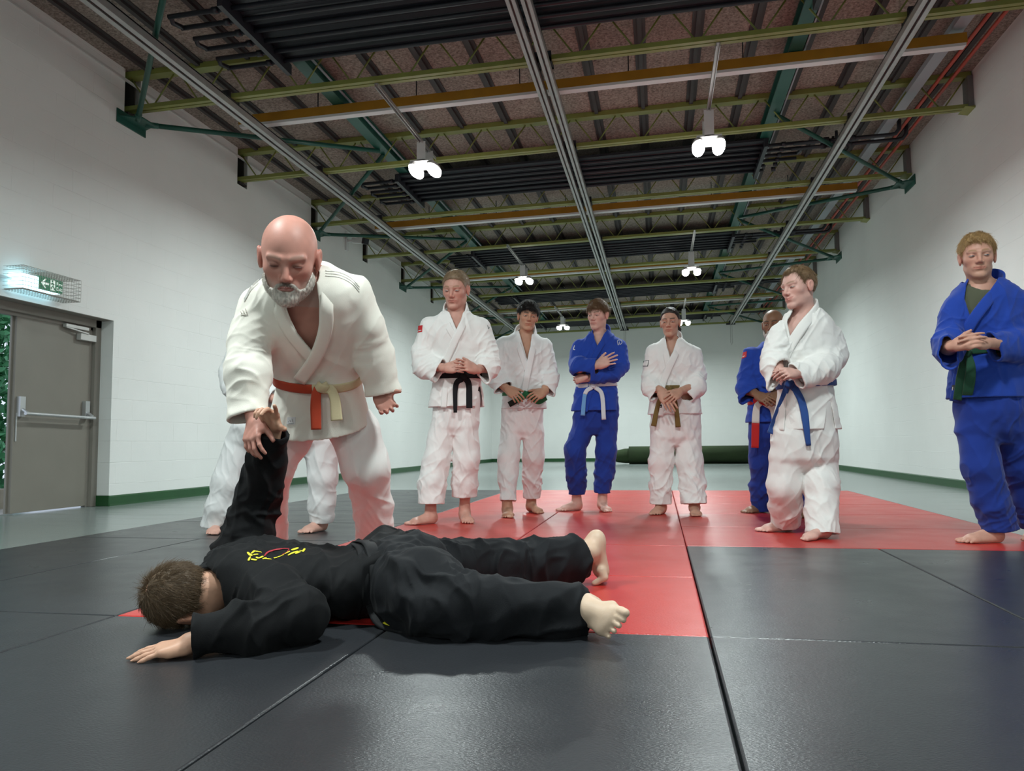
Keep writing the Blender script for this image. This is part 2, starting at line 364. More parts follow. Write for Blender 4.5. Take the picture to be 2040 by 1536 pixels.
# ---- radiant heater banks
for i in range(5):
    y1 = JY0+JS*(2*i)-0.17; y0 = y1-1.08; xa, xb = -3.38, 1.40
    r = empty('radiant_heater', (xa, (y0+y1)/2, zt(xa)-0.22), f'black ribbed radiant heater bank under the roof, {ORD[i]} from the camera', 'heater', 'black radiant heater banks')
    zc = lambda x: zt(x)-0.235
    m = MB()
    for j in range(5):
        ya = y0+j*(y1-y0)/5; yb_ = ya+(y1-y0)/5
        V = []
        for x in (xa, xb):
            for t, d in ((0, 0.0), (0.14, -0.012), (0.28, 0.02), (0.72, 0.02), (0.86, -0.012), (1, 0.0)):
                V.append((x, ya+(yb_-ya)*t, zc(x)+d))
            for t, d in ((1, 0.03), (0, 0.03)): V.append((x, ya+(yb_-ya)*t, zc(x)+d))
        m.add(V, [(q, q+1, q+9, q+8) for q in range(7)]+[(7, 0, 8, 15), tuple(range(8))[::-1], tuple(range(8, 16))])
    m.build('panel', M_black, r)
    pys = [y0+(j+0.5)*(y1-y0)/6 for j in range(6)]
    for j, yy in enumerate(pys):
        x1 = xb+(0.42 if j < 4 else 0.05); m = MB()
        x0 = xa-0.52
        m.tube([(x0, yy, zc(x0)-0.035), (x1, yy, zc(x1)-0.035)], 0.021, 10)
        for x in (xa-0.12, xb+0.16): m.tube([(x, yy, zc(x)-0.035), (x+0.05, yy, zc(x+0.05)-0.035)], 0.03, 10)
        m.build('pipe', M_black, r, smooth=True)
    for j in (0, 2, 4):
        m = MB().tube([(xa-0.50, pys[j], zc(xa-.5)-0.035), (xa-0.54, (pys[j]+pys[j+1])/2, zc(xa-.54)-0.035), (xa-0.50, pys[j+1], zc(xa-.5)-0.035)], 0.021, 8); m.build('return_bend', M_black, r, smooth=True)
    for j in (1,): m = MB().tube([(xb+0.40, pys[j], zc(xb+.4)-0.035), (xb+0.44, (pys[j]+pys[j+1])/2, zc(xb+.44)-0.035), (xb+0.40, pys[j+1], zc(xb+.4)-0.035)], 0.021, 8)
    m.build('return_bend', M_black, r, smooth=True)
    for x in (xa+0.03, xb-0.04):
        m = MB().obox((x, (y0+y1)/2, zc(x)-0.05), (0.022, 0, 0), (0, (y1-y0)/2+0.06, 0), (0, 0, 0.05)); m.tube([(x, y0+.1, zc(x)), (x, y0+.1, zt(x))], 0.006, 6); m.tube([(x, y1-.1, zc(x)), (x, y1-.1, zt(x))], 0.006, 6)
        m.build('cross_bar', M_black, r)
    for j, (yy, xe) in enumerate(((pys[0], 2.90), (pys[1], 3.03))):
        m = MB(); zz = zc(xb)-0.035
        m.tube([(xb+0.3, yy, zz), (xe-0.1, yy, zz+0.02), (xe-0.03, yy, zz+0.03), (xe, yy-0.04, zz+0.07), (xe, yy-0.05, zt(xe)-0.12)], 0.024, 8)
        for x in (2.05, 2.35): m.tube([(x, yy, zz+0.012), (x+0.06, yy, zz+0.012)], 0.04, 8)
        m.tube([(2.2, yy, zz), (2.2, yy, zz+0.12)], 0.018, 6)
        m.build('feed_pipe', M_black, r, smooth=True)
for x, nm in ((2.98, 'left'), (3.11, 'right')):
    m = MB().tube([(x, YF, zt(x)-0.16), (x, YB-0.1, zt(x)-0.16)], 0.019, 8)
    tag(m.build('supply_pipe', M_red, smooth=True), f'thin red pipe along the right side of the roof, the {nm} one of the two', 'pipe', 'red supply pipes')
m = MB().bar((2.80, YF, zt(2.8)-0.13), (2.80, YB, zt(2.8)-0.13), 0.12, 0.06)
tag(m.build('cable_duct', M_duct), 'straight grey blue duct beside the two red pipes under the roof', 'duct')

# ---- twin lamps
M_led = mat('led_lens', (1, 1, 1), 0.3, emit=(1.0, 0.985, 0.94), estr=22.0)
def lamp(x, y, ch0, ch1, label, channel=True):
    z = 3.70
    r = empty('twin_lamp', (x, y, z), label, 'lamp', 'twin lamps under the roof')
    if channel:
        m = MB(); zz = zb(x)-0.018
        m.bar((x-0.016, ch0, zz), (x-0.016, ch1, zz), 0.006, 0.036); m.bar((x+0.016, ch0, zz), (x+0.016, ch1, zz), 0.006, 0.036); m.bar((x, ch0, zz+0.016), (x, ch1, zz+0.016), 0.036, 0.006); m.build('mounting_channel', M_galv, r)
    m = MB().box((x-0.05, y-0.20, z+0.05), (x+0.05, y-0.192, zb(x)-0.02)).box((x-0.05, y+0.10, z+0.05), (x+0.05, y+0.108, zb(x)-0.02)).box((x-0.13, y-0.20, z+0.045), (x+0.13, y+0.11, z+0.06))
    m.build('bracket', M_white, r)
    for s in (-1, 1):
        px = x+s*0.105
        h = MB(); prof = [(0.2, 0.05), (0.7, 0.05), (0.95, 0.03), (1.0, 0.0)]; seg = 28
        V = [(px+0.068*q*math.cos(2*math.pi*t/seg), y-0.04+0.20*q*math.sin(2*math.pi*t/seg), z+dz) for q, dz in prof for t in range(seg)]
        h.add(V, [(a*seg+b, a*seg+(b+1) % seg, (a+1)*seg+(b+1) % seg, (a+1)*seg+b) for a in range(3) for b in range(seg)]+[tuple(range(seg))])
        ho = h.build('lamp_head', M_white, r, smooth=True)
        l = MB(); V = [(px+0.066*q*math.cos(2*math.pi*t/seg), y-0.04+0.195*q*math.sin(2*math.pi*t/seg), z+dz) for q, dz in ((1.0, 0.002), (0.97, -0.035), (0.8, -0.055), (0.4, -0.064), (0.05, -0.066)) for t in range(seg)]
        l.add(V, [(a*seg+b, a*seg+(b+1) % seg, (a+1)*seg+(b+1) % seg, (a+1)*seg+b) for a in range(4) for b in range(seg)]+[tuple(4*seg+b for b in range(seg))])
        l.build('lens', M_led, ho, smooth=True)
    ld = bpy.data.lights.new('lamp_light', 'AREA'); ld.shape = 'RECTANGLE'; ld.size = 0.34; ld.size_y = 0.40; ld.spread = math.radians(166); ld.energy = LAMP_W; ld.color = (0.89, 1.0, 0.99)
    lo = bpy.data.objects.new('lamp_light', ld); SC.collection.objects.link(lo); lo.location = (x, y-0.04, z-0.075); lo.parent = None
for k, (xl, yl, xr, yr) in enumerate(((-2.567, 8.45, 0.585, 8.40), (-2.50, 14.72, 0.65, 14.62), (-2.50, 20.95, 0.70, 20.9))):
    c0, c1 = (JY0+0.1, yl+0.35) if k == 0 else (yl-1.7, yl+0.3)
    w = ['first', 'second', 'third'][k]
    lamp(xl, yl, c0, c1, f'white twin head lamp, {w} from the camera in the left hand row', True)
    lamp(xr, yr, c0, c1, f'white twin head lamp, {w} from the camera in the right hand row', True)
for x, y in ((-2.55, 2.1), (0.58, 2.1), (-2.55, -3.6), (0.58, -3.6)):
    lamp(x, y, y-1.2, y+0.3, 'white twin head lamp behind or above the camera, out of the picture')

# ---- door on the left
XD = XL-0.165
d = empty('door_1', (XD, 6.1, 0), None, None); d['kind'] = 'structure'
m = MB().box((XD-0.05, OY1-0.075, 0), (XD+0.035, OY1, OZ)).box((XD-0.05, OY0, OZ-0.075), (XD+0.035, OY1, OZ)).box((XD-0.05, OY0, 0), (XD+0.035, OY0+0.07, OZ)).box((XD-0.05, OY1-0.105, 0), (XD+0.0, OY1-0.07, OZ-0.07)).box((XD-0.05, OY0, OZ-0.105), (XD, OY1-0.07, OZ-0.07))
m.build('door_frame', M_frame, d, bevel=0.003)
m = MB().box((XL-0.12, OY0, OZ-0.004), (XL-0.002, OY1, OZ+0.0)); m.build('head_reveal', M_frame, d)
LY0, LY1 = 5.69, OY1-0.078
lf = MB().box((XD-0.045, LY0, 0.012), (XD-0.002, LY1, OZ-0.08)).box((XD-0.05, LY0-0.022, 0.012), (XD-0.03, LY0+0.01, OZ-0.08)).build('door_leaf', M_door, d, bevel=0.002)
m = MB(); zc = 0.855
for y in (LY0+0.055, LY1-0.075):
    m.box((XD-0.002, y-0.028, zc-0.03), (XD+0.035, y+0.028, zc+0.14)); m.tube([(XD+0.03, y, zc+0.03), (XD+0.085, y, zc-0.005)], 0.016, 8)
m.tube([(XD+0.085, LY0+0.03, zc-0.005), (XD+0.085, LY1-0.04, zc-0.02)], 0.0145, 12)
m.build('push_bar', M_alu, lf, smooth=False)
m = MB().box((XD-0.001, LY0+0.018, zc-0.24), (XD+0.006, LY0+0.03, zc)); m.build('latch_rod', M_alu, lf)
m = MB().box((XD, LY1-0.21, 1.565), (XD+0.05, LY1-0.005, 1.625)); m.box((XD+0.005, LY1-0.39, 1.66), (XD+0.045, LY1-0.10, 1.69)); m.bar((XD+0.055, LY1-0.12, 1.628), (XD+0.03, LY1-0.38, 1.66), 0.016, 0.012); m.build('door_closer', mat('door_closer_grey', (0.62, 0.62, 0.60), 0.4, 0.2), d, bevel=0.003)

# ---- exit sign over the door
s0, s1, sz0, sz1 = 5.40, 5.86, 1.885, 1.995
r = empty('exit_sign', (XL, 5.7, 1.95), 'glowing green fire exit sign box in a wire cage above the door', 'sign')
M_glow = mat('lit_sign_diffuser', (0.6, 0.9, 1.0), 0.4, emit=(0.45, 0.85, 1.0), estr=3.2)
M_sgreen = mat('exit_sign_green', (0.012, 0.14, 0.065), 0.4, emit=(0.01, 0.12, 0.055), estr=0.5)
M_sw = mat('exit_sign_white', (0.8, 0.85, 0.82), 0.4, emit=(0.75, 0.9, 0.8), estr=0.6)
m = MB().box((XL, s0, sz0-0.005), (XL+0.11, s1-0.005, sz1-0.01)); m.build('light_box', M_glow, r, bevel=0.012)
m = MB().box((XL+0.004, s0+0.20, sz0-0.002), (XL+0.116, s1, sz1)); m.build('sign_plate', M_sgreen, r, bevel=0.002)
xs = XL+0.1175
m = MB(); ym, zm = s0+0.262, (sz0+sz1)/2
def plate(pts, m=m): 
    n = len(pts); V = [(xs+dx, y, z) for dx in (0, 0.0015) for y, z in pts]; m.add(V, [tuple(range(n))[::-1], tuple(range(n, 2*n))]+[(i, (i+1) % n, n+(i+1) % n, n+i) for i in range(n)])
plate([(ym-0.045, zm), (ym-0.005, zm+0.038), (ym+0.012, zm+0.038), (ym-0.018, zm+0.009), (ym+0.04, zm+0.009), (ym+0.04, zm-0.009), (ym-0.018, zm-0.009), (ym+0.012, zm-0.038), (ym-0.005, zm-0.038)])
m.build('arrow', M_sw, r)
m = MB(); y0 = s0+0.318
plate([(y0, zm-0.045), (y0+0.052, zm-0.045), (y0+0.052, zm+0.045), (y0, zm+0.045)], m); m.build('pictogram', M_sw, r)
m = MB(); xs += 0.002; yc = y0+0.026
plate([(yc-0.006+0.008*math.cos(a)*.8, zm+0.032+0.009*math.sin(a)) for a in np.linspace(0, 2*math.pi, 10)[:-1]], m)
for a, b in (((-.004, .02), (.004, -.006)), ((.004, -.006), (-.014, -.02)), ((-.014, -.02), (-.018, -.04)), ((.004, -.006), (.016, -.022)), ((.016, -.022), (.02, -.04)), ((-.004, .018), (-.02, .004)), ((-.002, .016), (.016, .006))):
    a = np.array(a); b = np.array(b); t = (b-a)/np.linalg.norm(b-a); n = np.array([-t[1], t[0]])*0.0042
    plate([tuple(np.array([yc, zm])+q) for q in (a-n, b-n, b+n, a+n)], m)
m.build('running_figure', M_sgreen, r)
def text_obj(txt, size, loc, xdir, ydir, m, parent, name, ext=0.0008, align='LEFT'):
    c = bpy.data.curves.new(name, 'FONT'); c.body = txt; c.size = size; c.extrude = ext; c.align_x = align
    o = bpy.data.objects.new(name, c); SC.collection.objects.link(o); c.materials.append(m)
    xd = Vector(xdir).normalized(); yd = Vector(ydir).normalized(); zd = xd.cross(yd)
    pb = Vector(BASES.get(parent.name, (0, 0, 0)))
    bpy.context.view_layer.update(); me = bpy.data.meshes.new_from_object(o.evaluated_get(bpy.context.evaluated_depsgraph_get())); bpy.data.objects.remove(o); bpy.data.curves.remove(c)
    o = bpy.data.objects.new(name, me); SC.collection.objects.link(o)
    o.parent = parent; l = Vector(loc)-pb
    o.matrix_local = Matrix(((xd[0], yd[0], zd[0], l[0]), (xd[1], yd[1], zd[1], l[1]), (xd[2], yd[2], zd[2], l[2]), (0, 0, 0, 1)))
    return o
text_obj('Fire', 0.042, (xs, s0+0.385, zm+0.006), (0, 1, 0), (0, 0, 1), M_sw, r, 'lettering'); text_obj('Exit', 0.042, (xs, s0+0.385, zm-0.036), (0, 1, 0), (0, 0, 1), M_sw, r, 'lettering')
m = MB(); c0, c1, cz0, cz1, cx = s0-0.05, s1+0.13, sz0-0.05, sz1+0.03, XL+0.19
n1, n2, n3 = 22, 6, 7
for i in range(n1+1):
    y = c0+(c1-c0)*i/n1; m.tube([(XL+0.003, y, cz1), (cx, y, cz1), (cx, y, cz0), (XL+0.003, y, cz0)], 0.0018, 4)
for j in range(n2+1):
    z = cz0+(cz1-cz0)*j/n2; m.tube([(XL+0.003, c0, z), (cx, c0, z), (cx, c1, z), (XL+0.003, c1, z)], 0.0018, 4)
for j in range(1, n3):
    x = XL+0.19*j/n3
    for z in (cz0, cz1): m.tube([(x, c0, z), (x, c1, z)], 0.0018, 4)
m.tube([(XL+0.02, c0, cz0), (cx, c0, cz0)], 0.006, 6); m.tube([(cx, c0, cz0), (cx, c1-0.02, cz0)], 0.006, 6)
m.build('wire_cage', mat('cage_wire', (0.42, 0.41, 0.38), 0.4, 0.6), r)
m = MB().tube([(XL+0.03, 4.2, 1.93), (XL+0.03, s0, 1.93)], 0.013, 8); m.build('conduit', M_trim, r, smooth=True)

# ---- small camera high on the left wall
r = empty('security_camera', (XL, 12.37, 3.99), 'small white and black security camera high on the left wall', 'camera')
MB().box((XL, 12.30, 3.86), (XL+0.03, 12.40, 4.06)).bar((XL+0.02, 12.35, 4.02), (XL+0.16, 12.37, 4.05), 0.03, 0.03).build('mount', M_white, r)
MB().bar((XL+0.10, 12.42, 4.05), (XL+0.36, 12.30, 3.99), 0.09, 0.09).build('housing', M_white, r, bevel=0.01)
MB().bar((XL+0.34, 12.31, 3.995), (XL+0.40, 12.28, 3.98), 0.095, 0.095).build('hood', M_black, r)
# ---- small black junction fittings on the wall
# ---- rolled green carpet at the back
r = empty('carpet_roll', (0.8, 20.9, 0), 'long roll of dark green carpet lying in front of the back wall', 'carpet roll')
M_carpet = mat('green_carpet', (0.022, 0.042, 0.012), 0.95, bump=(220, 0.6, 0.01), var=0.2, vscale=3)
sp = []; n = 150
m = MB(); xa, xb = -0.80, 2.3; rr = lambda t: 0.235-0.012*t
turns = 4.0; N_ = 140; V = []
for x in (xa, xb):
    for i in range(N_+1):
        a = 2*math.pi*turns*i/N_; q = 0.236-0.045*turns*i/N_*0.8; V.append((x, 20.9+q*math.sin(a), 0.236-q*math.cos(a)))
m.add(V, [(i, i+1, N_+2+i, N_+1+i) for i in range(N_)]); so = m.build('carpet', M_carpet, r, smooth=True)
sm = so.modifiers.new('thick', 'SOLIDIFY'); sm.thickness = 0.018; sm.offset = 0
m = MB(); m.tube([(xa-0.42, 20.9, 0.20), (xa-0.40, 20.9, 0.20), (xa-0.3, 20.9, 0.205), (xa-0.1, 20.9, 0.215), (xa+0.2, 20.9, 0.225)], [0.06, 0.11, 0.16, 0.19, 0.20], 24); m.build('inner_roll', M_carpet, r, smooth=True)
# ---- outside the door
m = MB().box((-12, 1, -0.25), (XL-0.26, 10, -0.03)); o = m.build('ground_outside', mat('pale_concrete', (0.42, 0.40, 0.36), 0.9, bump=(30, 0.5, 0.02), var=0.2)); tag(o, kind='structure')
rng = np.random.default_rng(4)
n = 30000; P = np.stack([rng.uniform(-9.6, -7.6, n), rng.uniform(5.6, 8.4, n), rng.uniform(0, 3.6, n)], 1)
nr = rng.normal(size=(n, 3)); nr /= np.linalg.norm(nr, axis=1)[:, None]; t = np.cross(nr, rng.normal(size=(n, 3))); t /= np.linalg.norm(t, axis=1)[:, None]; b = np.cross(nr, t)
L_ = rng.uniform(0.05, 0.10, n)[:, None]
V = np.stack([P-t*L_, P+b*L_*0.45+nr*L_*.1, P+t*L_, P-b*L_*0.45+nr*L_*.1], 1).reshape(-1, 3)
Fq = np.arange(4*n).reshape(-1, 4)
r = empty('hedge', (-8.4, 7, 0), 'leafy green bush outside the open doorway', 'bush')
col = np.repeat(np.array([0.13, 0.40, 0.19])*(0.5+rng.random((n, 1))*1.0), 4, axis=0)
link_mesh('foliage', V, Fq, mat('leaf_green', (0.07, 0.22, 0.06), 0.5, attr='Col'), r, col=col)
m = MB()
for q in range(7): m.tube([(-8.6+0.1*q, 5+q*.6, -0.05), (-8.5, 5.1+q*.6, 1.4), (-8.4+0.1*q, 5+q*.6, 2.6)], [0.04, 0.03, 0.015], 7)
m.build('stems', mat('bark', (0.08, 0.055, 0.035), 0.9), r)
r = empty('storage_bin', (-6.75, 6.27, 0), 'shiny blue upright bin with dark lid outside the doorway', 'bin')
M_bl = mat('blue_plastic', (0.03, 0.16, 0.55), 0.25)
MB().lathe((-6.75, 6.27, 0.16), [(0.36, 0), (0.40, 0.02), (0.41, 1.10), (0.40, 1.16)], 40).build('barrel', M_bl, r, smooth=True)
MB().lathe((-6.75, 6.27, 1.32), [(0.43, 0), (0.44, 0.03), (0.43, 0.07), (0.1, 0.10)], 40).build('lid', mat('bin_lid', (0.02, 0.03, 0.06), 0.4), r)
MB().box((-7.2, 5.80, -0.03), (-6.3, 6.75, 0.16)).build('plinth', mat('pale_stone', (0.45, 0.40, 0.32), 0.9, var=0.2), r)

# ---- judo mats
def mat_mat(name, c1, rough):
    m = mat(name, c1, rough, var=0.07, vscale=2.2, spec=0.5)
    nt = m.node_tree; N = nt.nodes; L = nt.links; b = N['Principled BSDF']
    geo = N.new('ShaderNodeNewGeometry')
    mp = N.new('ShaderNodeMapping'); mp.inputs['Scale'].default_value = (120, 300, 100); L.new(geo.outputs['Position'], mp.inputs[0])
    n = N.new('ShaderNodeTexNoise'); n.inputs['Scale'].default_value = 1.0; n.inputs['Detail'].default_value = 3; L.new(mp.outputs[0], n.inputs['Vector'])
    n2 = N.new('ShaderNodeTexNoise'); n2.inputs['Scale'].default_value = 5.0; n2.inputs['Detail'].default_value = 4; L.new(geo.outputs['Position'], n2.inputs['Vector'])
    ad = N.new('ShaderNodeMath'); ad.operation = 'MULTIPLY_ADD'; L.new(n2.outputs['Fac'], ad.inputs[0]); ad.inputs[1].default_value = 0.5; L.new(n.outputs['Fac'], ad.inputs[2])
    bp = N.new('ShaderNodeBump'); bp.inputs['Strength'].default_value = 0.30; bp.inputs['Distance'].default_value = 0.003; L.new(ad.outputs[0], bp.inputs['Height']); L.new(bp.outputs[0], b.inputs['Normal'])
    mr = N.new('ShaderNodeMapRange'); mr.inputs[1].default_value = 0.3; mr.inputs[2].default_value = 0.7; mr.inputs[3].default_value = rough-0.02; mr.inputs[4].default_value = rough+0.04; L.new(n2.outputs['Fac'], mr.inputs[0]); L.new(mr.outputs[0], b.inputs['Roughness'])
    return m
M_mblack = mat_mat('black_mat_vinyl', (0.024, 0.0258, 0.030), 0.29)
M_mred = mat_mat('red_mat_vinyl', (0.49, 0.026, 0.021), 0.30)
c = [-3.60, -2.745, -1.783, -0.823, 0.128, 1.094, 2.06, 3.03, 3.99]
Y = [2.35+k for k in range(-6, 8)]; Yr = lambda k: 2.35+k
MATL = [  # x0 x1 y0 y1 colour label
 (c[2], c[4], 2.35, 3.35, 'r', 'red mat under the back and far foot of the man lying face down'),
 (c[2], c[4], 3.35, 4.35, 'r', 'red mat under the bearded instructor in white, behind the man lying down'),
 (c[2], c[3], 4.35, 6.35, 'r', 'red mat under the tall man in white with the black belt'),
 (c[3], c[4], 4.35, 6.35, 'r', 'red mat in front of the youth in blue with folded arms'),
 (c[4], c[6], 4.35, 5.35, 'r', 'red mat under the smiling man in white with the blue belt'),
 (c[4], c[6], 5.35, 6.35, 'r', 'red mat behind the smiling man with the blue belt'),
 (c[2], c[4], 6.35, 7.35, 'r', 'red mat behind the youth in blue with folded arms'),
 (c[4], c[6], 6.35, 7.35, 'r', 'red mat behind the bald man in blue'),
 (c[2], c[4], 7.35, 8.35, 'r', 'red mat on the left half, last but one before the grey floor'),
 (c[4], c[6], 7.35, 8.35, 'r', 'red mat on the right half, last but one before the grey floor'),
 (c[2], c[4], 8.35, 9.35, 'r', 'red mat on the left half, at the far edge by the grey floor'),
 (c[4], c[6], 8.35, 9.35, 'r', 'red mat on the right half, at the far edge by the grey floor'),
 (c[4], c[5], 2.35, 4.35, 'b', 'black mat right beside the red corner near the lying man\'s feet'),
 (c[5], c[6], 2.35, 4.35, 'b', 'black mat in front of the fair haired man in blue on the right'),
 (c[6], c[7], 2.35, 4.35, 'b', 'black mat beyond the right edge of the picture'),
 (c[4], c[5], 0.35, 2.35, 'b', 'black mat in the near right corner, right of the wide dark seam'),
 (c[5], c[6], 0.35, 2.35, 'b', 'black mat outside the near right corner of the picture'),
 (c[3], c[4], 0.35, 2.35, 'b', 'black mat in the near middle, under the lying man\'s near leg'),
 (c[2], c[3], 0.35, 2.35, 'b', 'black mat under the lying man\'s head and flat hand'),
 (c[1], c[2], 0.35, 2.35, 'b', 'black mat at the near left, left of the flat hand'),
 (c[0], c[1], 0.35, 2.35, 'b', 'black mat outside the near left corner of the picture'),
 (c[1], c[2], 2.35, 4.35, 'b', 'black mat left of the lying man\'s head, beyond the first seam'),
 (c[0], c[1], 2.35, 4.35, 'b', 'black mat at the left edge nearest the grey floor and door'),
 (c[0], c[2], 4.35, 5.35, 'b', 'black mat under the feet of the half hidden person in white'),
 (c[0], c[2], 5.35, 6.35, 'b', 'black mat behind the half hidden person in white'),
 (c[0], c[2], 6.35, 7.35, 'b', 'black mat seen between the instructor\'s legs, third from the far edge'),
 (c[0], c[2], 7.35, 8.35, 'b', 'black mat at the far left, second from the far edge'),
 (c[0], c[2], 8.35, 9.35, 'b', 'black mat at the far left corner by the grey floor'),
]
for (x0, x1, y0, y1, cc, lab) in MATL:
    g = 0.0018 if cc == 'r' else 0.0026
    m = MB().box((x0+g, y0+g, -0.041), (x1-g, y1-g, 0.0))
    o = m.build('judo_mat', M_mred if cc == 'r' else M_mblack, base=((x0+x1)/2, (y0+y1)/2, -0.041))
    bv = o.modifiers.new('bevel', 'BEVEL'); bv.width = 0.006; bv.segments = 3; bv.limit_method = 'ANGLE'
    tag(o, lab, 'mat', 'red judo mats' if cc == 'r' else 'black judo mats')
# ================================================================= IMPLICIT SURFACE MODELLING (numpy)
F32 = np.float32
def nrm(v): v = np.asarray(v, float); return v/(np.linalg.norm(v)+1e-12)
class Vol:
    """distance field on a rectilinear grid"""
    def __init__(s, lo, hi, h, fine=()):
        s.ax = []
        for a in range(3):
            seg = [(lo[a], hi[a], h)]
            pts = np.arange(lo[a], hi[a]+h, h)
            iv = sorted([(max(f[1], lo[a]), min(f[2], hi[a]), f[3]) for f in fine if f[0] == a and f[2] > lo[a] and f[1] < hi[a]])
            if iv:
                out = []; cur = lo[a]
                for (u0, u1, hh) in iv:
                    u0 = max(u0, cur)
                    if u1 <= u0: continue
                    n0 = int(math.ceil((u0-cur)/h)) if u0 > cur else 0
                    if n0: out += list(np.linspace(cur, u0, n0, endpoint=False))
                    n1 = max(1, int(math.ceil((u1-u0)/hh))); out += list(np.linspace(u0, u1, n1, endpoint=False)); cur = u1
                n2 = max(1, int(math.ceil((hi[a]-cur)/h))); out += list(np.linspace(cur, hi[a], n2+1)); pts = np.array(out)
            s.ax.append(pts.astype(F32))
        s.F = np.full([len(a) for a in s.ax], 0.5, dtype=F32)
    def sl(s, lo, hi):
        r = []
        for a in range(3):
            i = max(0, int(np.searchsorted(s.ax[a], lo[a]))-1); j = min(len(s.ax[a]), int(np.searchsorted(s.ax[a], hi[a]))+1)
            if j <= i: return None
            r.append(slice(i, j))
        return tuple(r)
    def grid(s, sl): return s.ax[0][sl[0]][:, None, None], s.ax[1][sl[1]][None, :, None], s.ax[2][sl[2]][None, None, :]
    def put(s, fn, lo, hi, k=0.0, mode='u'):
        m = k+0.03
        sl = s.sl(np.asarray(lo)-m, np.asarray(hi)+m)
        if sl is None: return s
        d = fn(*s.grid(sl)).astype(F32); A = s.F[sl]
        if mode == 'u':
            if k > 0:
                h = np.maximum(k-np.abs(A-d), 0)/k; s.F[sl] = np.minimum(A, d)-h*h*k*0.25
            else: s.F[sl] = np.minimum(A, d)
        elif mode == 's':
            d = -d
            if k > 0:
                h = np.maximum(k-np.abs(A-d), 0)/k; s.F[sl] = np.maximum(A, d)+h*h*k*0.25
            else: s.F[sl] = np.maximum(A, d)
        elif mode == 'i': s.F[sl] = np.maximum(A, d)
        return s
    def cone(s, a, b, ra, rb, k=0.01, mode='u', flat=None):
        """tapered capsule; flat=(axis, factor): squashed along axis"""
        a = np.asarray(a, float); b = np.asarray(b, float); R = max(ra, rb)
        lo = np.minimum(a, b)-R*1.15; hi = np.maximum(a, b)+R*1.15
        ab = b-a; L2 = float(ab@ab)+1e-12
        def fn(X, Y, Z):
            px, py, pz = X-a[0], Y-a[1], Z-a[2]
            t = np.clip((px*ab[0]+py*ab[1]+pz*ab[2])/L2, 0, 1)
            qx, qy, qz = px-t*ab[0], py-t*ab[1], pz-t*ab[2]
            if flat is not None:
                n, f = flat; e = (qx*n[0]+qy*n[1]+qz*n[2])*(1/f-1)
                qx, qy, qz = qx+n[0]*e, qy+n[1]*e, qz+n[2]*e
            return np.sqrt(qx*qx+qy*qy+qz*qz)-(ra+(rb-ra)*t)
        return s.put(fn, lo, hi, k, mode)
    def chain(s, pts, rad, k=0.01, mode='u', flat=None):
        for i in range(len(pts)-1): s.cone(pts[i], pts[i+1], rad[i], rad[i+1], k if i else k, mode, flat)
        return s
    def ell(s, c, r, R=None, k=0.01, mode='u'):
        c = np.asarray(c, float); r = np.asarray(r, float); M = np.eye(3) if R is None else np.asarray(R)
        ext = np.sqrt(((M*r[None, :])**2).sum(1))
        def fn(X, Y, Z):
            px, py, pz = X-c[0], Y-c[1], Z-c[2]
            u = [(px*M[0, i]+py*M[1, i]+pz*M[2, i])/r[i] for i in range(3)]
            k0 = np.sqrt(u[0]**2+u[1]**2+u[2]**2)+1e-9
            k1 = np.sqrt((u[0]/r[0])**2+(u[1]/r[1])**2+(u[2]/r[2])**2)+1e-9
            return k0*(k0-1)/k1
        return s.put(fn, c-ext, c+ext, k, mode)
    def box(s, c, hf, R=None, rnd=0.005, k=0.0, mode='u'):
        c = np.asarray(c, float); hf = np.asarray(hf, float); M = np.eye(3) if R is None else np.asarray(R)
        ext = (np.abs(M)*hf[None, :]).sum(1)
        def fn(X, Y, Z):
            px, py, pz = X-c[0], Y-c[1], Z-c[2]
            q = [np.abs(px*M[0, i]+py*M[1, i]+pz*M[2, i])-hf[i]+rnd for i in range(3)]
            o = np.sqrt(sum(np.maximum(e, 0)**2 for e in q)); return o+np.minimum(np.maximum(np.maximum(q[0], q[1]), q[2]), 0)-rnd
        return s.put(fn, c-ext, c+ext, k, mode)
    def cut(s, p, n, lo, hi):
        """remove what lies on the +n side of the plane, inside the box lo..hi"""
        n = nrm(n)
        def fn(X, Y, Z): return (X-p[0])*n[0]+(Y-p[1])*n[1]+(Z-p[2])*n[2]
        sl = s.sl(lo, hi)
        if sl is not None: s.F[sl] = np.maximum(s.F[sl], fn(*s.grid(sl)).astype(F32))
        return s
    def cutball(s, p, n, r, keep=None, gap=0.003):
        """cut by a plane only within a ball (for cuffs), sparing what lies near the field keep"""
        n = nrm(n); p = np.asarray(p, float); sl = s.sl(p-r-0.03, p+r+0.03)
        if sl is None: return s
        X, Y, Z = s.grid(sl); qx, qy, qz = X-p[0], Y-p[1], Z-p[2]
        d = np.maximum(-(qx*n[0]+qy*n[1]+qz*n[2]), np.sqrt(qx*qx+qy*qy+qz*qz)-r)
        if keep is not None: d = np.maximum(d, gap-keep[sl])
        s.F[sl] = np.maximum(s.F[sl], -d.astype(F32)); return s
    def normalize(s):
        """turn the field into something closer to a true distance near its surface"""
        g = np.gradient(s.F, *s.ax); m = np.sqrt(g[0]**2+g[1]**2+g[2]**2); s.F = (s.F/np.clip(m, 0.8, 3.0)).astype(F32); return s
    def shell(s, t): s.F = np.maximum(s.F, -(s.F+F32(t))); return s
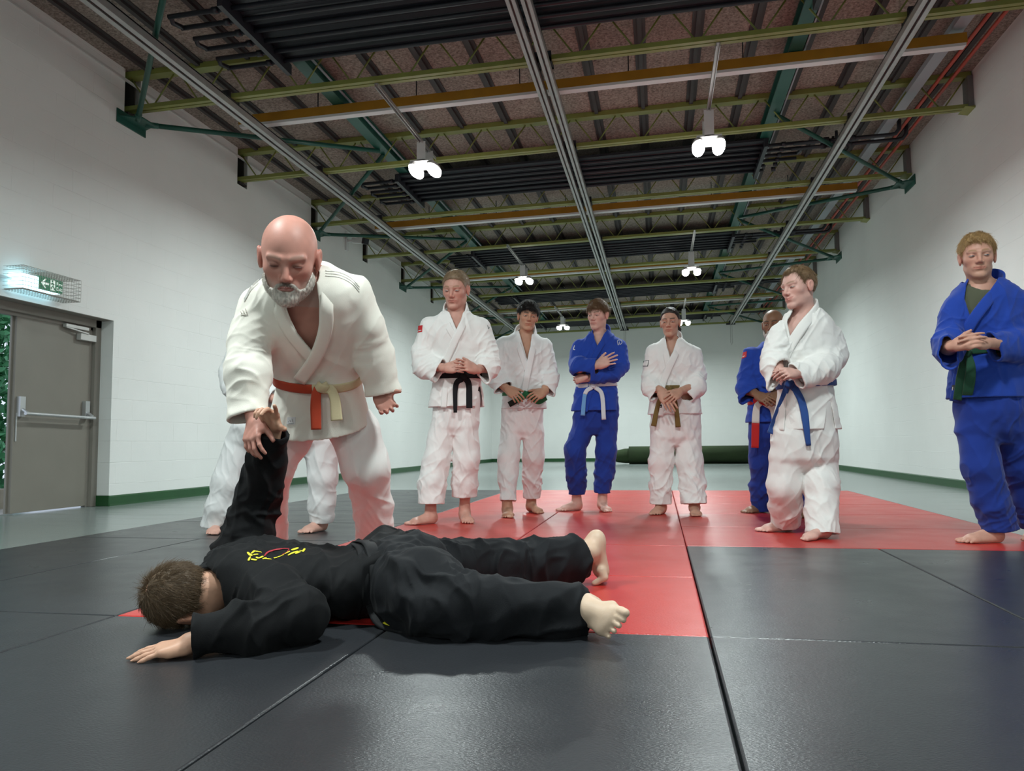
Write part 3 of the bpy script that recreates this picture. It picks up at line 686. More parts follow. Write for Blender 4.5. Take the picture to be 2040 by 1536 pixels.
    def sample(s, P):
        P = np.atleast_2d(P); idx = []; fr = []
        for a in range(3):
            i = np.clip(np.searchsorted(s.ax[a], P[:, a])-1, 0, len(s.ax[a])-2)
            f = np.clip((P[:, a]-s.ax[a][i])/(s.ax[a][i+1]-s.ax[a][i]), 0, 1); idx.append(i); fr.append(f)
        o = 0
        for dx in (0, 1):
            for dy in (0, 1):
                for dz in (0, 1):
                    w = (fr[0] if dx else 1-fr[0])*(fr[1] if dy else 1-fr[1])*(fr[2] if dz else 1-fr[2])
                    o = o+w*s.F[idx[0]+dx, idx[1]+dy, idx[2]+dz]
        return o
    def gradient(s, P, e=0.006):
        P = np.atleast_2d(P); g = np.stack([s.sample(P+np.eye(3)[i]*e)-s.sample(P-np.eye(3)[i]*e) for i in range(3)], 1)
        return g/(np.linalg.norm(g, axis=1)[:, None]+1e-9)
    def march(s, o, d, t0, t1, step=0.004):
        """first hit of a ray, or None"""
        t = np.arange(t0, t1, step); P = np.asarray(o)+np.outer(t, d); v = s.sample(P)
        ii = np.where(v < 0)[0]
        if len(ii) == 0: return None
        i = ii[0]
        if i == 0: return P[0]
        a, b = v[i-1], v[i]; return P[i-1]+(P[i]-P[i-1])*(a/(a-b+1e-9))
    def mesh(s, smooth=1):
        F = s.F; S = F < 0
        n0, n1, n2 = F.shape
        any_ = np.zeros((n0-1, n1-1, n2-1), bool); all_ = np.ones_like(any_)
        for dx in (0, 1):
            for dy in (0, 1):
                for dz in (0, 1):
                    q = S[dx:n0-1+dx, dy:n1-1+dy, dz:n2-1+dz]; any_ |= q; all_ &= q
        act = any_ & ~all_
        C = np.argwhere(act); del any_, all_
        vid = np.full(act.shape, -1, dtype=np.int32); vid[act] = np.arange(len(C), dtype=np.int32)
        acc = np.zeros((len(C), 3)); cnt = np.zeros(len(C))
        corner = {}
        for dx in (0, 1):
            for dy in (0, 1):
                for dz in (0, 1): corner[(dx, dy, dz)] = F[C[:, 0]+dx, C[:, 1]+dy, C[:, 2]+dz]
        ax = s.ax
        for a in range(3):
            for u in (0, 1):
                for w in (0, 1):
                    c0 = [0, 0, 0]; o = [i for i in range(3) if i != a]; c0[o[0]] = u; c0[o[1]] = w; c1 = list(c0); c1[a] = 1
                    f0, f1 = corner[tuple(c0)], corner[tuple(c1)]
                    m = (f0 < 0) != (f1 < 0)
                    t = f0/(f0-f1+1e-12)
                    P = np.zeros((len(C), 3))
                    for i in range(3): P[:, i] = ax[i][C[:, i]+c0[i]]
                    P[:, a] = P[:, a]+t*(ax[a][C[:, a]+1]-ax[a][C[:, a]])
                    acc[m] += P[m]; cnt[m] += 1
        V = acc/np.maximum(cnt, 1)[:, None]
        faces = []
        for a in range(3):
            o = [i for i in range(3) if i != a]
            s0 = [slice(None)]*3; s1 = [slice(None)]*3; s0[a] = slice(0, -1); s1[a] = slice(1, None)
            A = S[tuple(s0)]; B = S[tuple(s1)]
            E = np.argwhere(A != B)
            ok = (E[:, o[0]] > 0) & (E[:, o[1]] > 0) & (E[:, o[0]] < F.shape[o[0]]-1) & (E[:, o[1]] < F.shape[o[1]]-1)
            E = E[ok]; flip = A[E[:, 0], E[:, 1], E[:, 2]]
            def cell(d0, d1):
                c = E.copy(); c[:, o[0]] -= d0; c[:, o[1]] -= d1; return vid[c[:, 0], c[:, 1], c[:, 2]]
            q = np.stack([cell(1, 1), cell(0, 1), cell(0, 0), cell(1, 0)], 1)
            if a == 1: flip = ~flip
            q[~flip] = q[~flip][:, ::-1]
            faces.append(q)
        Fc = np.concatenate(faces)
        Fc = Fc[(Fc >= 0).all(1)]
        for _ in range(smooth): V = relax(V, Fc, 0.5)
        return V, Fc
def relax(V, Fc, w):
    a = Fc.ravel(); b = np.roll(Fc, -1, axis=1).ravel(); c = np.roll(Fc, 1, axis=1).ravel()
    n = len(V); cn = np.bincount(a, minlength=n)*2.0
    S = np.stack([np.bincount(a, V[b, i], n)+np.bincount(a, V[c, i], n) for i in range(3)], 1)
    return np.where(cn[:, None] > 0, V*(1-w)+w*S/np.maximum(cn, 1)[:, None], V)
def vnormals(V, Fc):
    n = np.cross(V[Fc[:, 2]]-V[Fc[:, 0]], V[Fc[:, 3]]-V[Fc[:, 1]])
    N = np.stack([sum(np.bincount(Fc[:, j], n[:, i], len(V)) for j in range(4)) for i in range(3)], 1)
    return N/(np.linalg.norm(N, axis=1)[:, None]+1e-12)
def islands(n, Fc):
    """label of the connected piece of every vertex"""
    lab = np.arange(n)
    a = Fc.ravel(); b = np.roll(Fc, -1, axis=1).ravel()
    for _ in range(400):
        m = np.minimum(lab[a], lab[b]); new = lab.copy(); np.minimum.at(new, a, m); np.minimum.at(new, b, m)
        new = new[new]
        if (new == lab).all(): break
        lab = new
    return lab
def keep_big(V, Fc, frac=0.02):
    lab = islands(len(V), Fc); u, c = np.unique(lab, return_counts=True); big = u[c >= frac*len(V)]
    ok = np.isin(lab, big); mp = np.cumsum(ok)-1
    return V[ok], mp[Fc[ok[Fc].all(1)]]
def _hash(i, j, k, sd):
    h = (i.astype(np.int64)*73856093) ^ (j.astype(np.int64)*19349663) ^ (k.astype(np.int64)*83492791) ^ (sd*2654435761)
    h = (h ^ (h >> 13))*1274126177; h &= 0xffffffff; h = h ^ (h >> 16); return (h & 0xffff)/65535.0
def vnoise(P, sd=0):
    I = np.floor(P).astype(np.int64); f = P-I; f = f*f*f*(f*(f*6-15)+10); o = 0
    for dx in (0, 1):
        for dy in (0, 1):
            for dz in (0, 1):
                w = (f[:, 0] if dx else 1-f[:, 0])*(f[:, 1] if dy else 1-f[:, 1])*(f[:, 2] if dz else 1-f[:, 2])
                o = o+w*_hash(I[:, 0]+dx, I[:, 1]+dy, I[:, 2]+dz, sd)
    return o
def smax(a, b, k):
    h = np.maximum(k-np.abs(a-b), 0)/k; return np.maximum(a, b)+h*h*k*0.25
def copyvol(v):
    w = Vol.__new__(Vol); w.ax = v.ax; w.F = v.F.copy(); return w
def folds(V, N, L):
    """cloth folds: list of (centre or None, radius, direction across the folds, wavelength, stretch, amplitude, seed)"""
    D = np.zeros(len(V))
    for c, r, d, wl, st, amp, sd in L:
        d = nrm(d); w = np.ones(len(V))
        if c is not None:
            w = np.exp(-(np.linalg.norm(V-np.asarray(c), axis=1)/r)**2)
        a = V@d; Q = (V-np.outer(a, d))/(wl*st)
        wob = vnoise(V/(wl*1.7), sd+50)-0.5
        n = vnoise(Q+np.outer(a/wl+wob*0.9, d)+13.7*sd, sd)
        rd = np.clip(1-np.abs(2*n-1)*1.15, 0, 1)**1.6
        D += amp*w*1.25*(rd-0.42)
    return V+N*D[:, None]
# ---------------------------------------------------------------- strips (belts, lapels)
def strip(C, Nn, w, t, mbx, mi=0, closed=False, twist=None):
    """flat band along the points C with surface normals Nn, width w, thickness t"""
    C = np.asarray(C, float); Nn = np.asarray(Nn, float); n = len(C)
    if closed: T = np.roll(C, -1, 0)-np.roll(C, 1, 0)
    else: T = np.gradient(C, axis=0)
    T /= np.linalg.norm(T, axis=1)[:, None]+1e-12
    Nn = Nn-T*(Nn*T).sum(1)[:, None]; Nn /= np.linalg.norm(Nn, axis=1)[:, None]+1e-12
    B = np.cross(Nn, T); ww = np.broadcast_to(np.asarray(w, float), (n,))
    prof = [(-0.5, -0.3), (-0.46, 0.35), (-0.3, 0.5), (0, 0.55), (0.3, 0.5), (0.46, 0.35), (0.5, -0.3), (0.3, -0.5), (-0.3, -0.5)]
    k = len(prof); V = []
    for i in range(n):
        for a, b in prof: V.append(C[i]+B[i]*(a*ww[i])+Nn[i]*(b*t))
    R = range(n if closed else n-1)
    Fc = [(i*k+j, i*k+(j+1) % k, ((i+1) % n)*k+(j+1) % k, ((i+1) % n)*k+j) for i in R for j in range(k)]
    if not closed: Fc += [tuple(range(k))[::-1], tuple((n-1)*k+j for j in range(k))]
    mbx.add(V, Fc, mi)
def spline(P, m=24):
    """Catmull-Rom through the rows of P"""
    P = np.asarray(P, float)
    if len(P) == 2: return P[0]+(P[1]-P[0])*np.linspace(0, 1, m)[:, None]
    Q = np.vstack([2*P[0]-P[1], P, 2*P[-1]-P[-2]]); out = []
    ns = len(P)-1
    for u in np.linspace(0, ns-1e-9, m):
        i = int(u); f = u-i; a, b, c, d = Q[i], Q[i+1], Q[i+2], Q[i+3]
        out.append(0.5*((2*b)+(-a+c)*f+(2*a-5*b+4*c-d)*f*f+(-a+3*b-3*c+d)*f**3))
    return np.array(out)

def spline_al(P, m=24):
    Q = spline(P, 160); l = np.concatenate([[0], np.cumsum(np.linalg.norm(np.diff(Q, axis=0), axis=1))]); t = np.linspace(0, l[-1], m)
    return np.stack([np.interp(t, l, Q[:, i]) for i in range(Q.shape[1])], 1)
# ================================================================= ANATOMY
UP = np.array([0, 0, 1.])
def head_frame(c, yaw, pitch, roll, toward=None):
    """columns: lateral (picture right when facing the camera), forward, up; angles in degrees"""
    bk = CP-np.asarray(c); bk[2] = 0; bk = nrm(bk) if toward is None else nrm(toward)
    rt = nrm(np.cross(bk, UP))*-1.0
    if rt@CR < 0: rt = -rt
    y, p, r = [math.radians(a) for a in (yaw, pitch, roll)]
    f = bk*math.cos(y)+rt*math.sin(y); x = rt*math.cos(y)-bk*math.sin(y); u = UP.copy()
    f, u = f*math.cos(p)-u*math.sin(p), u*math.cos(p)+f*math.sin(p)
    u, x = u*math.cos(r)+x*math.sin(r), x*math.cos(r)-u*math.sin(r)
    return np.stack([x, f, u], 1)
def add_head(v, c, Rm, s, o):
    """skull, face, ears; c = centre at eye level, s = scale (1 = 23 cm head)"""
    g = lambda *p: c+Rm@(np.array(p)*s)
    W_ = o.get('wide', 1.0); jw = o.get('jaw', 1.0)
    E = lambda p, r, k=0.02, m='u': v.ell(g(*p), np.array(r)*s, Rm, k*s, m)
    Cn = lambda a, b, ra, rb, k=0.012, m='u': v.cone(g(*a), g(*b), ra*s, rb*s, k*s, m)
    E((0, -0.018, 0.030), (0.0755*W_, 0.097, 0.086), 0.0)
    E((0, 0.026, -0.016), (0.0605*W_, 0.066, 0.090), 0.03)
    E((0, 0.020, -0.068), (0.049*jw, 0.058, 0.040), 0.025)
    for q in (-1, 1): Cn((q*0.048*jw, -0.006, -0.056), (q*0.015, 0.070, -0.099), 0.0115, 0.0135, 0.022)
    E((0, 0.076, -0.100), (0.021, 0.015, 0.015), 0.016)
    for q in (-1, 1):
        E((q*0.044, 0.050, -0.020), (0.017, 0.019, 0.014), 0.024)                      # cheekbone
        E((q*0.0315, 0.101, 0.0005), (0.0200, 0.0235, 0.0135), 0.014, 's')             # socket
        Cn((q*0.010, 0.0885, 0.0210), (q*0.047, 0.0715, 0.0215), 0.0085, 0.0070, 0.012)  # brow ridge
        E((q*0.0315, 0.0735, 0.0), (0.0145, 0.0125, 0.0118), 0.004)                    # lids
    Cn((0, 0.085, 0.014), (0, 0.1070, -0.029), 0.0062, 0.0105, 0.011)                  # nose
    for q in (-1, 1):
        E((q*0.0120, 0.0955, -0.0345), (0.0080, 0.0105, 0.0078), 0.007)
        E((q*0.0062, 0.103, -0.0425), (0.0040, 0.005, 0.0036), 0.003, 's')
    E((0, 0.078, -0.062), (0.031, 0.0145, 0.021), 0.014)
    for q in (-1, 1): Cn((q*0.0245, 0.0795, -0.0622), (0, 0.0925, -0.0585), 0.0032, 0.0052, 0.005)
    Cn((-0.019, 0.0825, -0.0675), (0.019, 0.0825, -0.0675), 0.0045, 0.0045, 0.005); E((0, 0.0885, -0.0685), (0.013, 0.0055, 0.0050), 0.005)
    sm = o.get('smile', 0)
    for q in (-1, 1): Cn((0, 0.0965, -0.0634), (q*0.027, 0.083, -0.0634+0.007*sm), 0.0018, 0.0014, 0.002, 's')
    E((0, 0.095, -0.081), (0.020, 0.008, 0.0055), 0.010, 's')
    for q in (-1, 1):                                                                    # ears
        er = Rm@np.array([[math.cos(0.35), 0, 0], [0, 1, 0], [0, 0, 1]]) if False else Rm
        E((q*0.0785*W_, -0.008, -0.008), (0.0085, 0.020, 0.031), 0.006); E((q*0.0835*W_, -0.014, 0.006), (0.0065, 0.016, 0.021), 0.006)
        E((q*0.0905*W_, -0.004, 0.002), (0.0065, 0.010, 0.016), 0.005, 's')
def skin_colors(V, c, Rm, s, base, o):
    L = (V-c)@Rm/s
    x, y, z = np.abs(L[:, 0]), L[:, 1], L[:, 2]
    base = np.array(base, float)*np.array([1.0, 0.93, 0.92]); col = np.tile(base, (len(V), 1))
    n = vnoise(V*45, 3)[:, None]; col *= 0.93+0.14*n
    inhead = (np.abs(z) < 0.14) & (x < 0.12) & (np.abs(y) < 0.13)
    def mix(m, tgt):
        m = np.clip(m, 0, 1)*inhead; col[:] = col*(1-m[:, None])+np.array(tgt)*m[:, None]
    red = np.array(base)*np.array([1.06, 0.72, 0.68])
    mix(0.28*np.exp(-((x-0.04)/0.022)**2-((z+0.03)/0.025)**2)*(y > 0.03), red); mix(0.30*np.exp(-(x/0.016)**2-((z+0.032)/0.018)**2)*(y > 0.07), red)
    mix(0.4*(x > 0.072)*(y < 0.03)*(z < 0.03)*(z > -0.045), red)
    if o.get('stub'):
        m = np.clip((-0.035-z)/0.02, 0, 1)*np.clip((y+0.01)/0.03, 0, 1)*(0.6+0.4*vnoise(V*400, 5)); m *= 1-np.exp(-((x-0.03)/0.02)**2-((z+0.035)/0.02)**2)
        mix(o['stub'][0]*m, o['stub'][1])
    lip = np.array(o.get('lip', np.array(base)*np.array([0.84, 0.60, 0.60])))
    mix(0.85*np.clip(1.3-np.hypot(x/0.027, (z+0.0635-(0.007*o.get('smile', 0)*(x/0.026)**2))/0.0075), 0, 0.3)/0.3*(y > 0.07), lip)
    br = o.get('brow')
    if br is not None:
        zc = 0.0225+0.0045*np.sin(np.clip((x-0.012)/0.036, 0, 1)*2.4); th = o.get('browt', 0.0052)
        m = np.clip(1.4-np.abs(z-zc)/th, 0, 1)*np.clip((x-0.009)/0.004, 0, 1)*np.clip((0.052-x)/0.008, 0, 1)*(y > 0.05); mix(m*o.get('browa', 0.85), br)
    m = np.clip(1.3-np.hypot((x-0.0315)/0.017, (z+0.0005)/0.0065), 0, 1)*(y > 0.06); mix(0.85*m, np.array(base)*np.array([0.30, 0.22, 0.20]))   # lash line
    return col
def eye_mesh(c, Rm, s, q, iris, mroot, gaze=(0, 0), openz=1.0, scl=None):
    R = 0.0126*s; ctr = c+Rm@(np.array([q*0.0315, 0.0752, -0.0012])*s)
    nu, nv = 28, 20; V = []; 
    for j in range(nv+1):
        ph = math.pi*j/nv
        for i in range(nu): V.append((math.sin(ph)*math.cos(2*math.pi*i/nu), math.cos(ph), math.sin(ph)*math.sin(2*math.pi*i/nu)))
    V = np.array(V); gz = nrm([math.sin(math.radians(gaze[0])), 1, math.sin(math.radians(gaze[1]))])
    ang = np.arccos(np.clip(V@gz, -1, 1)); col = np.tile(scl or [0.46, 0.42, 0.39], (len(V), 1))
    col[ang < 0.56] = iris; col[ang < 0.24] = (0.01, 0.01, 0.01)
    V2 = V*np.array([1.05, 0.98, 0.40*openz])*R
    Fc = [(j*nu+i, (j+1)*nu+i, (j+1)*nu+(i+1) % nu, j*nu+(i+1) % nu) for j in range(nv) for i in range(nu)]
    link_mesh('eye', ctr+V2@Rm.T+Rm[:, 1]*0.0030*s, Fc, M_eye, mroot, smooth=True, col=col)
FING = [(0.0300, 0.073, 0.0088), (0.0095, 0.080, 0.0090), (-0.0110, 0.074, 0.0086), (-0.0300, 0.058, 0.0078)]
def add_hand(v, w, d, n, side=1, s=1.0, curl=(20, 25, 30, 35), spread=6, thumb=(40, 30), fist=0.0):
    """w wrist, d towards the knuckles, n out of the back of the hand; thumb on +side of cross(d,n)"""
    w = np.asarray(w, float); d = nrm(d); n = nrm(np.asarray(n)-d*(np.asarray(n)@d)); l = np.cross(d, n)*side
    P = lambda a, b, c: w+(d*a+l*b+n*c)*s
    v.cone(P(-0.02, 0, 0), P(0.015, 0, 0), 0.026*s, 0.025*s, 0.012*s, flat=(n, 0.75))
    for i, (b, L, r) in enumerate(FING):
        v.cone(P(0.012, b*0.45, 0), P(0.088-0.006*abs(i-1), b, 0.001), 0.0155*s, 0.0125*s, 0.012*s)
    v.cone(P(0.018, 0.026, -0.008), P(0.05, 0.036, -0.012), 0.017*s, 0.013*s, 0.014*s); v.cone(P(0.015, -0.022, -0.006), P(0.055, -0.030, -0.005), 0.015*s, 0.013*s, 0.014*s)
    for i, (b, L, r) in enumerate(FING):
        p = P(0.090-0.006*abs(i-1), b, 0.001); sp = math.radians(spread*(1.5-i)*0.8)
        cs = math.radians(curl[i]); a = 0.0; dd0 = d*math.cos(sp)+l*math.sin(sp); rr = r*s
        for q, (ll, f) in enumerate(((0.48, 0.7), (0.30, 1.15), (0.24, 0.8))):
            a += cs*f; dd = dd0*math.cos(a)-n*math.sin(a); e = p+dd*L*ll*s
            v.cone(p, e, rr*1.02, rr*0.92, 0.0035*s); p = e; rr *= 0.92
    a, b = [math.radians(q) for q in thumb]
    p = P(0.030, 0.036, -0.010); dd = d*math.cos(a)+l*math.sin(a)*math.cos(b)-n*math.sin(a)*math.sin(b); e = p+dd*0.040*s; v.cone(p, e, 0.0125*s, 0.0105*s, 0.008*s)
    dd = nrm(dd+d*0.35-n*0.15); e2 = e+dd*0.030*s; v.cone(e, e2, 0.0105*s, 0.0085*s, 0.004*s)
def foot_pts(q, hx=None):
    """heel, toe and ankle points of a foot flat on the floor; hx = picture column the ankle stands in"""
    t = pxf(*q['toe']); L = q.get('L', 0.25); l0 = nrm([CR[0], CR[1], 0]); f0 = nrm([CF[0], CF[1], 0])
    if hx is None or q.get('fixed'): u = nrm(pxf(*q['heel'])-t)
    else:
        best = None
        for a in np.radians(np.arange(-88, 89, 2.0)):
            u = l0*math.sin(a)+f0*math.cos(a); an = t+u*(L-0.055)+UP*0.105; e = abs(project(an)[0]-hx)
            if best is None or e < best[0]: best = (e, u)
        u = best[1]
    h = t+u*L; return h, t, h-u*0.055+UP*0.105
def add_foot(v, heel, toe, ankle, big=1, s=None, up=None):
    """heel and toe on the floor; big = side of the great toe along cross(up, dir)"""
    heel = np.asarray(heel, float); toe = np.asarray(toe, float); L = np.linalg.norm(toe-heel); u = (toe-heel)/L; UP = np.array([0, 0, 1.]) if up is None else nrm(np.asarray(up)-u*(np.asarray(up)@u)); l = np.cross(UP, u)*big
    s = (L/0.26) if s is None else s; sx = L/0.26; sw = max(s, 0.9)
    P = lambda a, b, c: heel+u*a*sx+l*b*sw+UP*c*sw
    M = np.stack([u, l, UP], 1)
    v.ell(P(0.038, 0, 0.034), np.array([0.038*sx, 0.032*sw, 0.034*sw]), M, 0.015)
    v.cone(P(0.055, 0.004, 0.055), P(0.18, 0.010, 0.026), 0.035*sw, 0.024*sw, 0.03, flat=(l, 1.12))
    v.cone(P(0.05, -0.010, 0.022), P(0.18, -0.026, 0.016), 0.022*sw, 0.016*sw, 0.02)
    v.ell(P(0.185, 0.006, 0.021), np.array([0.038*sx, 0.046*sw, 0.021*sw]), M, 0.02)
    for i in range(5):
        b = 0.033-0.0175*i; r = (0.0125, 0.0088, 0.0085, 0.008, 0.0078)[i]; e = (0.262, 0.258, 0.248, 0.235, 0.220)[i]-r
        v.cone(P(0.195-0.008*i, b*0.95, 0.016), P(e-0.02, b+0.001*i, 0.015), r*1.05*sw, r*sw, 0.006); v.cone(P(e-0.02, b+0.001*i, 0.015), P(e, b, r), r*sw, r*0.95*sw, 0.003)
    v.cone(P(0.052, 0, 0.06), np.asarray(ankle, float), 0.036*sw, 0.034*sw, 0.03)
    v.ell(P(0.062, 0.030, 0.070), np.array([0.012, 0.012, 0.012])*sw, M, 0.012); v.ell(P(0.052, -0.030, 0.060), np.array([0.012, 0.012, 0.012])*sw, M, 0.012)
def loft(v, C, hw, hd, A, Rl, k=0.0, n=2.3, mode='u', grow=0.0, ext=(0, 0)):
    """stack of rounded sections along the axis A; Rl = lateral direction"""
    C = np.asarray(C, float); hw = np.asarray(hw, float)+grow; hd = np.asarray(hd, float)+grow; A = nrm(A); Rl = nrm(np.asarray(Rl)-A*(np.asarray(Rl)@A)); Dp = np.cross(A, Rl)
    t = C@A; o = np.argsort(t); t = t[o]; C = C[o]; hw = hw[o]; hd = hd[o]
    cu, cv = C@Rl, C@Dp; t0, t1 = t[0]-ext[0], t[-1]+ext[1]
    R = max(hw.max(), hd.max()); lo = C.min(0)-R*1.1-max(ext); hi = C.max(0)+R*1.1+max(ext)
    # smooth interpolation tables
    tt = np.linspace(t[0], t[-1], 160)
    def sm(a):
        q = np.interp(tt, t, a); w = np.ones(13)/13; qp = np.concatenate([np.full(6, q[0]), q, np.full(6, q[-1])]); return np.convolve(qp, w, 'valid')
    cu, cv, hw, hd = sm(cu), sm(cv), sm(hw), sm(hd)
    def fn(X, Y, Z):
        T_ = X*A[0]+Y*A[1]+Z*A[2]; u = X*Rl[0]+Y*Rl[1]+Z*Rl[2]-np.interp(T_, tt, cu); w = X*Dp[0]+Y*Dp[1]+Z*Dp[2]-np.interp(T_, tt, cv)
        a, b = np.interp(T_, tt, hw), np.interp(T_, tt, hd)
        kk = ((np.abs(u)/a)**n+(np.abs(w)/b)**n)**(1/n)+1e-6; r = np.sqrt(u*u+w*w)
        d = np.where(kk < 0.25, -np.minimum(a, b)*0.75, r*(1-1/kk))
        return np.maximum(np.maximum(d, t0-T_), T_-t1)
    v.put(fn, lo, hi, k, mode)
    return v
def pxpoly_cut(v, pts, D, lo, hi, dmax):
    """cut a convex pixel polygon through everything nearer than camera depth dmax"""
    pts = np.asarray(pts, float); c = pts.mean(0); n = len(pts)
    def fn(X, Y, Z):
        dx, dy, dz = X-CP[0], Y-CP[1], Z-CP[2]
        z = dx*CF[0]+dy*CF[1]+dz*CF[2]
        x = 1020+FPX*(dx*CR[0]+dy*CR[1]+dz*CR[2])/z; y = 768-FPX*(dx*CU[0]+dy*CU[1]+dz*CU[2])/z
        d = None
        for i in range(n):
            a, b = pts[i], pts[(i+1) % n]; e = b-a; nn = np.array([e[1], -e[0]])/np.hypot(*e)
            if (c-a)@nn > 0: nn = -nn
            q = (x-a[0])*nn[0]+(y-a[1])*nn[1]; d = q if d is None else np.maximum(d, q)
        return np.maximum(d*D/FPX, z-dmax)
    sl = v.sl(lo, hi)
    if sl is not None: v.F[sl] = np.maximum(v.F[sl], -fn(*v.grid(sl)).astype(F32))
M_eye = mat('eye_surface', (0.6, 0.6, 0.6), 0.12, attr='Col')
def skin_mat(nm): return mat('skin_'+nm, (0.5, 0.3, 0.22), 0.5, attr='Col', sss=0.06, bump=(260, 0.12, 0.002), spec=0.38)
def cloth_mat(nm, col, rough=0.85): 
    return mat('cloth_'+nm, col, rough, bump=(420, 0.25, 0.002), var=0.05, vscale=6, sheen=0.15 if max(col) > 0.05 else 0.02, spec=0.25 if max(col) > 0.05 else 0.14)
def hair_mat(nm): return mat('hair_'+nm, (0.1, 0.06, 0.03), 0.5, attr='Col', bump=(350, 0.4, 0.003))
def hair_mesh(nm, c, Rm, s, o, parent):
    """cap of hair over the skull, cut along a hairline"""
    g = lambda *p: c+Rm@(np.array(p)*s)
    R = 0.17*s; v = Vol(c-R, c+R, 0.0032*s)
    W_ = o.get('wide', 1.0); th = o['th']; top = o.get('top', th)
    v.ell(g(0, -0.018, 0.030), (np.array([0.077*W_, 0.097, 0.086])+th*0.7)*s, Rm, 0)
    v.ell(g(0, -0.012, 0.040), np.array([0.070*W_+th*0.6, 0.092+th*0.5, 0.078+top])*s, Rm, 0.02*s)
    v.ell(g(0, 0.020, 0.005), np.array([0.066*W_+th*0.6, 0.068+th*0.5, 0.088])*s, Rm, 0.02*s)
    for a, b, ra, rb in o.get('locks', []): v.cone(g(*a), g(*b), ra*s, rb*s, 0.014*s)
    yl, zl = zip(*sorted(o['line']))
    yl, zl = np.array(yl), np.array(zl)
    ch = o.get('locks_free', False)
    def fn(X, Y, Z):
        px, py, pz = (X-c[0])/s, (Y-c[1])/s, (Z-c[2])/s
        x = px*Rm[0, 0]+py*Rm[1, 0]+pz*Rm[2, 0]; y = px*Rm[0, 1]+py*Rm[1, 1]+pz*Rm[2, 1]; z = px*Rm[0, 2]+py*Rm[1, 2]+pz*Rm[2, 2]
        lim = np.interp(y, yl, zl); rec = o.get('recede', 0)
        if rec: lim = lim+rec*np.exp(-((np.abs(x)-0.045)/0.018)**2)*np.clip(y/0.05, 0, 1)
        d = (lim-z)*0.75
        ear = np.sqrt(((np.abs(x)-0.085)/0.03)**2+((y+0.008)/0.027)**2+((z+0.006)/0.034)**2)
        d = np.maximum(d, (1-ear)*0.026)
        if 'bald' in o:
            bc, br_ = o['bald']; d = np.maximum(d, br_-np.sqrt(x*x+(y-bc[0])**2+(z-bc[1])**2))
        return d*s
    v.F = smax(v.F, fn(v.ax[0][:, None, None], v.ax[1][None, :, None], v.ax[2][None, None, :]).astype(F32), o.get('taper', 0.022)*s)
    for a, b, ra, rb in o.get('after', []): v.cone(g(*a), g(*b), ra*s, rb*s, 0.010*s)
    V, Fc = v.mesh(1); V, Fc = keep_big(V, Fc, 0.08); N = vnormals(V, Fc)
    L = (V-c)@Rm/s
    fd = o.get('flow', (0, 1, 0.2)); fd = nrm(fd); Q = L-np.outer(L@fd, fd)*0.88
    st = vnoise(Q*o.get('freq', 170), 7)*0.6+vnoise(Q*o.get('freq', 170)*2.3, 8)*0.4
    big = vnoise(L*45, 9)
    V = V+N*((st-0.5)*o.get('amp', 0.006)+(big-0.5)*o.get('amp', 0.006)*0.8)[:, None]*s
    col = np.array(o['col'])*(0.55+0.9*st)[:, None]
    if 'grey' in o:
        m = np.clip((o['grey'][1]-L[:, 2])/0.04, 0, 1)[:, None]; col = col*(1-m)+np.array(o['grey'][0])*(0.7+0.6*st)[:, None]*m
    h = link_mesh('hair', V, Fc, hair_mat(nm), parent, smooth=True, col=col)
    if o.get('len'): strands('strands', nm, V, N, L, c, Rm, s, o, h, o.get('skip'))
def strands(name, nm, V, N, L, c, Rm, s, o, parent, skip=None):
    """fine hairs rooted on the cap, combed away from the crown"""
    rng = np.random.default_rng(5); n = o.get('n', 5000); idx = rng.integers(0, len(V), n)
    if skip is not None: idx = idx[skip(L[idx])]
    n = len(idx); k = 6; Nl = N[idx]@Rm; l = L[idx]+rng.normal(size=(n, 3))*0.0012; cr = np.array(o.get('crown', (0.0, -0.055, 0.105)))
    if 'comb' in o: f = np.tile(nrm(o['comb']), (n, 1))+(l-cr)*o.get('rad', 0)/0.1
    else: f = l-cr
    f = f-Nl*(f*Nl).sum(1)[:, None]; f /= np.linalg.norm(f, axis=1)[:, None]+1e-9
    f += (vnoise(l*o.get('cl', 60), 21)[:, None]-0.5)*np.cross(Nl, f)*o.get('mess', 0.8)+rng.normal(size=(n, 3))*o.get('jit', 0.15)
    sd_ = o.get('sides', 0.45); ln = o['len']*(0.6+0.6*rng.random(n))[:, None]*np.clip(sd_+(l[:, 2]-0.01)/0.06*(1-sd_), sd_, 1)[:, None]; lf = o.get('lift', 0.35)*(0.6+0.8*rng.random(n))[:, None]
    P = np.zeros((n, k, 3))
    for i in range(k):
        t = i/(k-1); P[:, i] = l-Nl*0.002+(f*t+Nl*lf*(t-0.45*t*t)*1.2)*ln-np.array([0, 0, 1.])*o.get('grav', 0.25)*ln*t*t-Nl*(t*t)*ln*0.25*(1-lf)
    P = (c+(P*s)@Rm.T)-BASES[parent.name]
    cu = bpy.data.hair_curves.new(name); cu.add_curves([k]*n)
    cu.points.foreach_set('position', P.astype(np.float32).ravel())
    r = np.tile(np.linspace(1, 0.25, k)*o.get('rad_mm', 0.55)*0.001*s, n); cu.points.foreach_set('radius', r.astype(np.float32))
    key = 'strand_'+nm
    m = mat(key, tuple(np.array(o['col'])*o.get('sc', 1.15)), 0.45, spec=0.35)
    cu.materials.append(m); ob = bpy.data.objects.new(name, cu); SC.collection.objects.link(ob); ob.parent = parent; BASES[ob.name] = BASES[parent.name]
    return ob
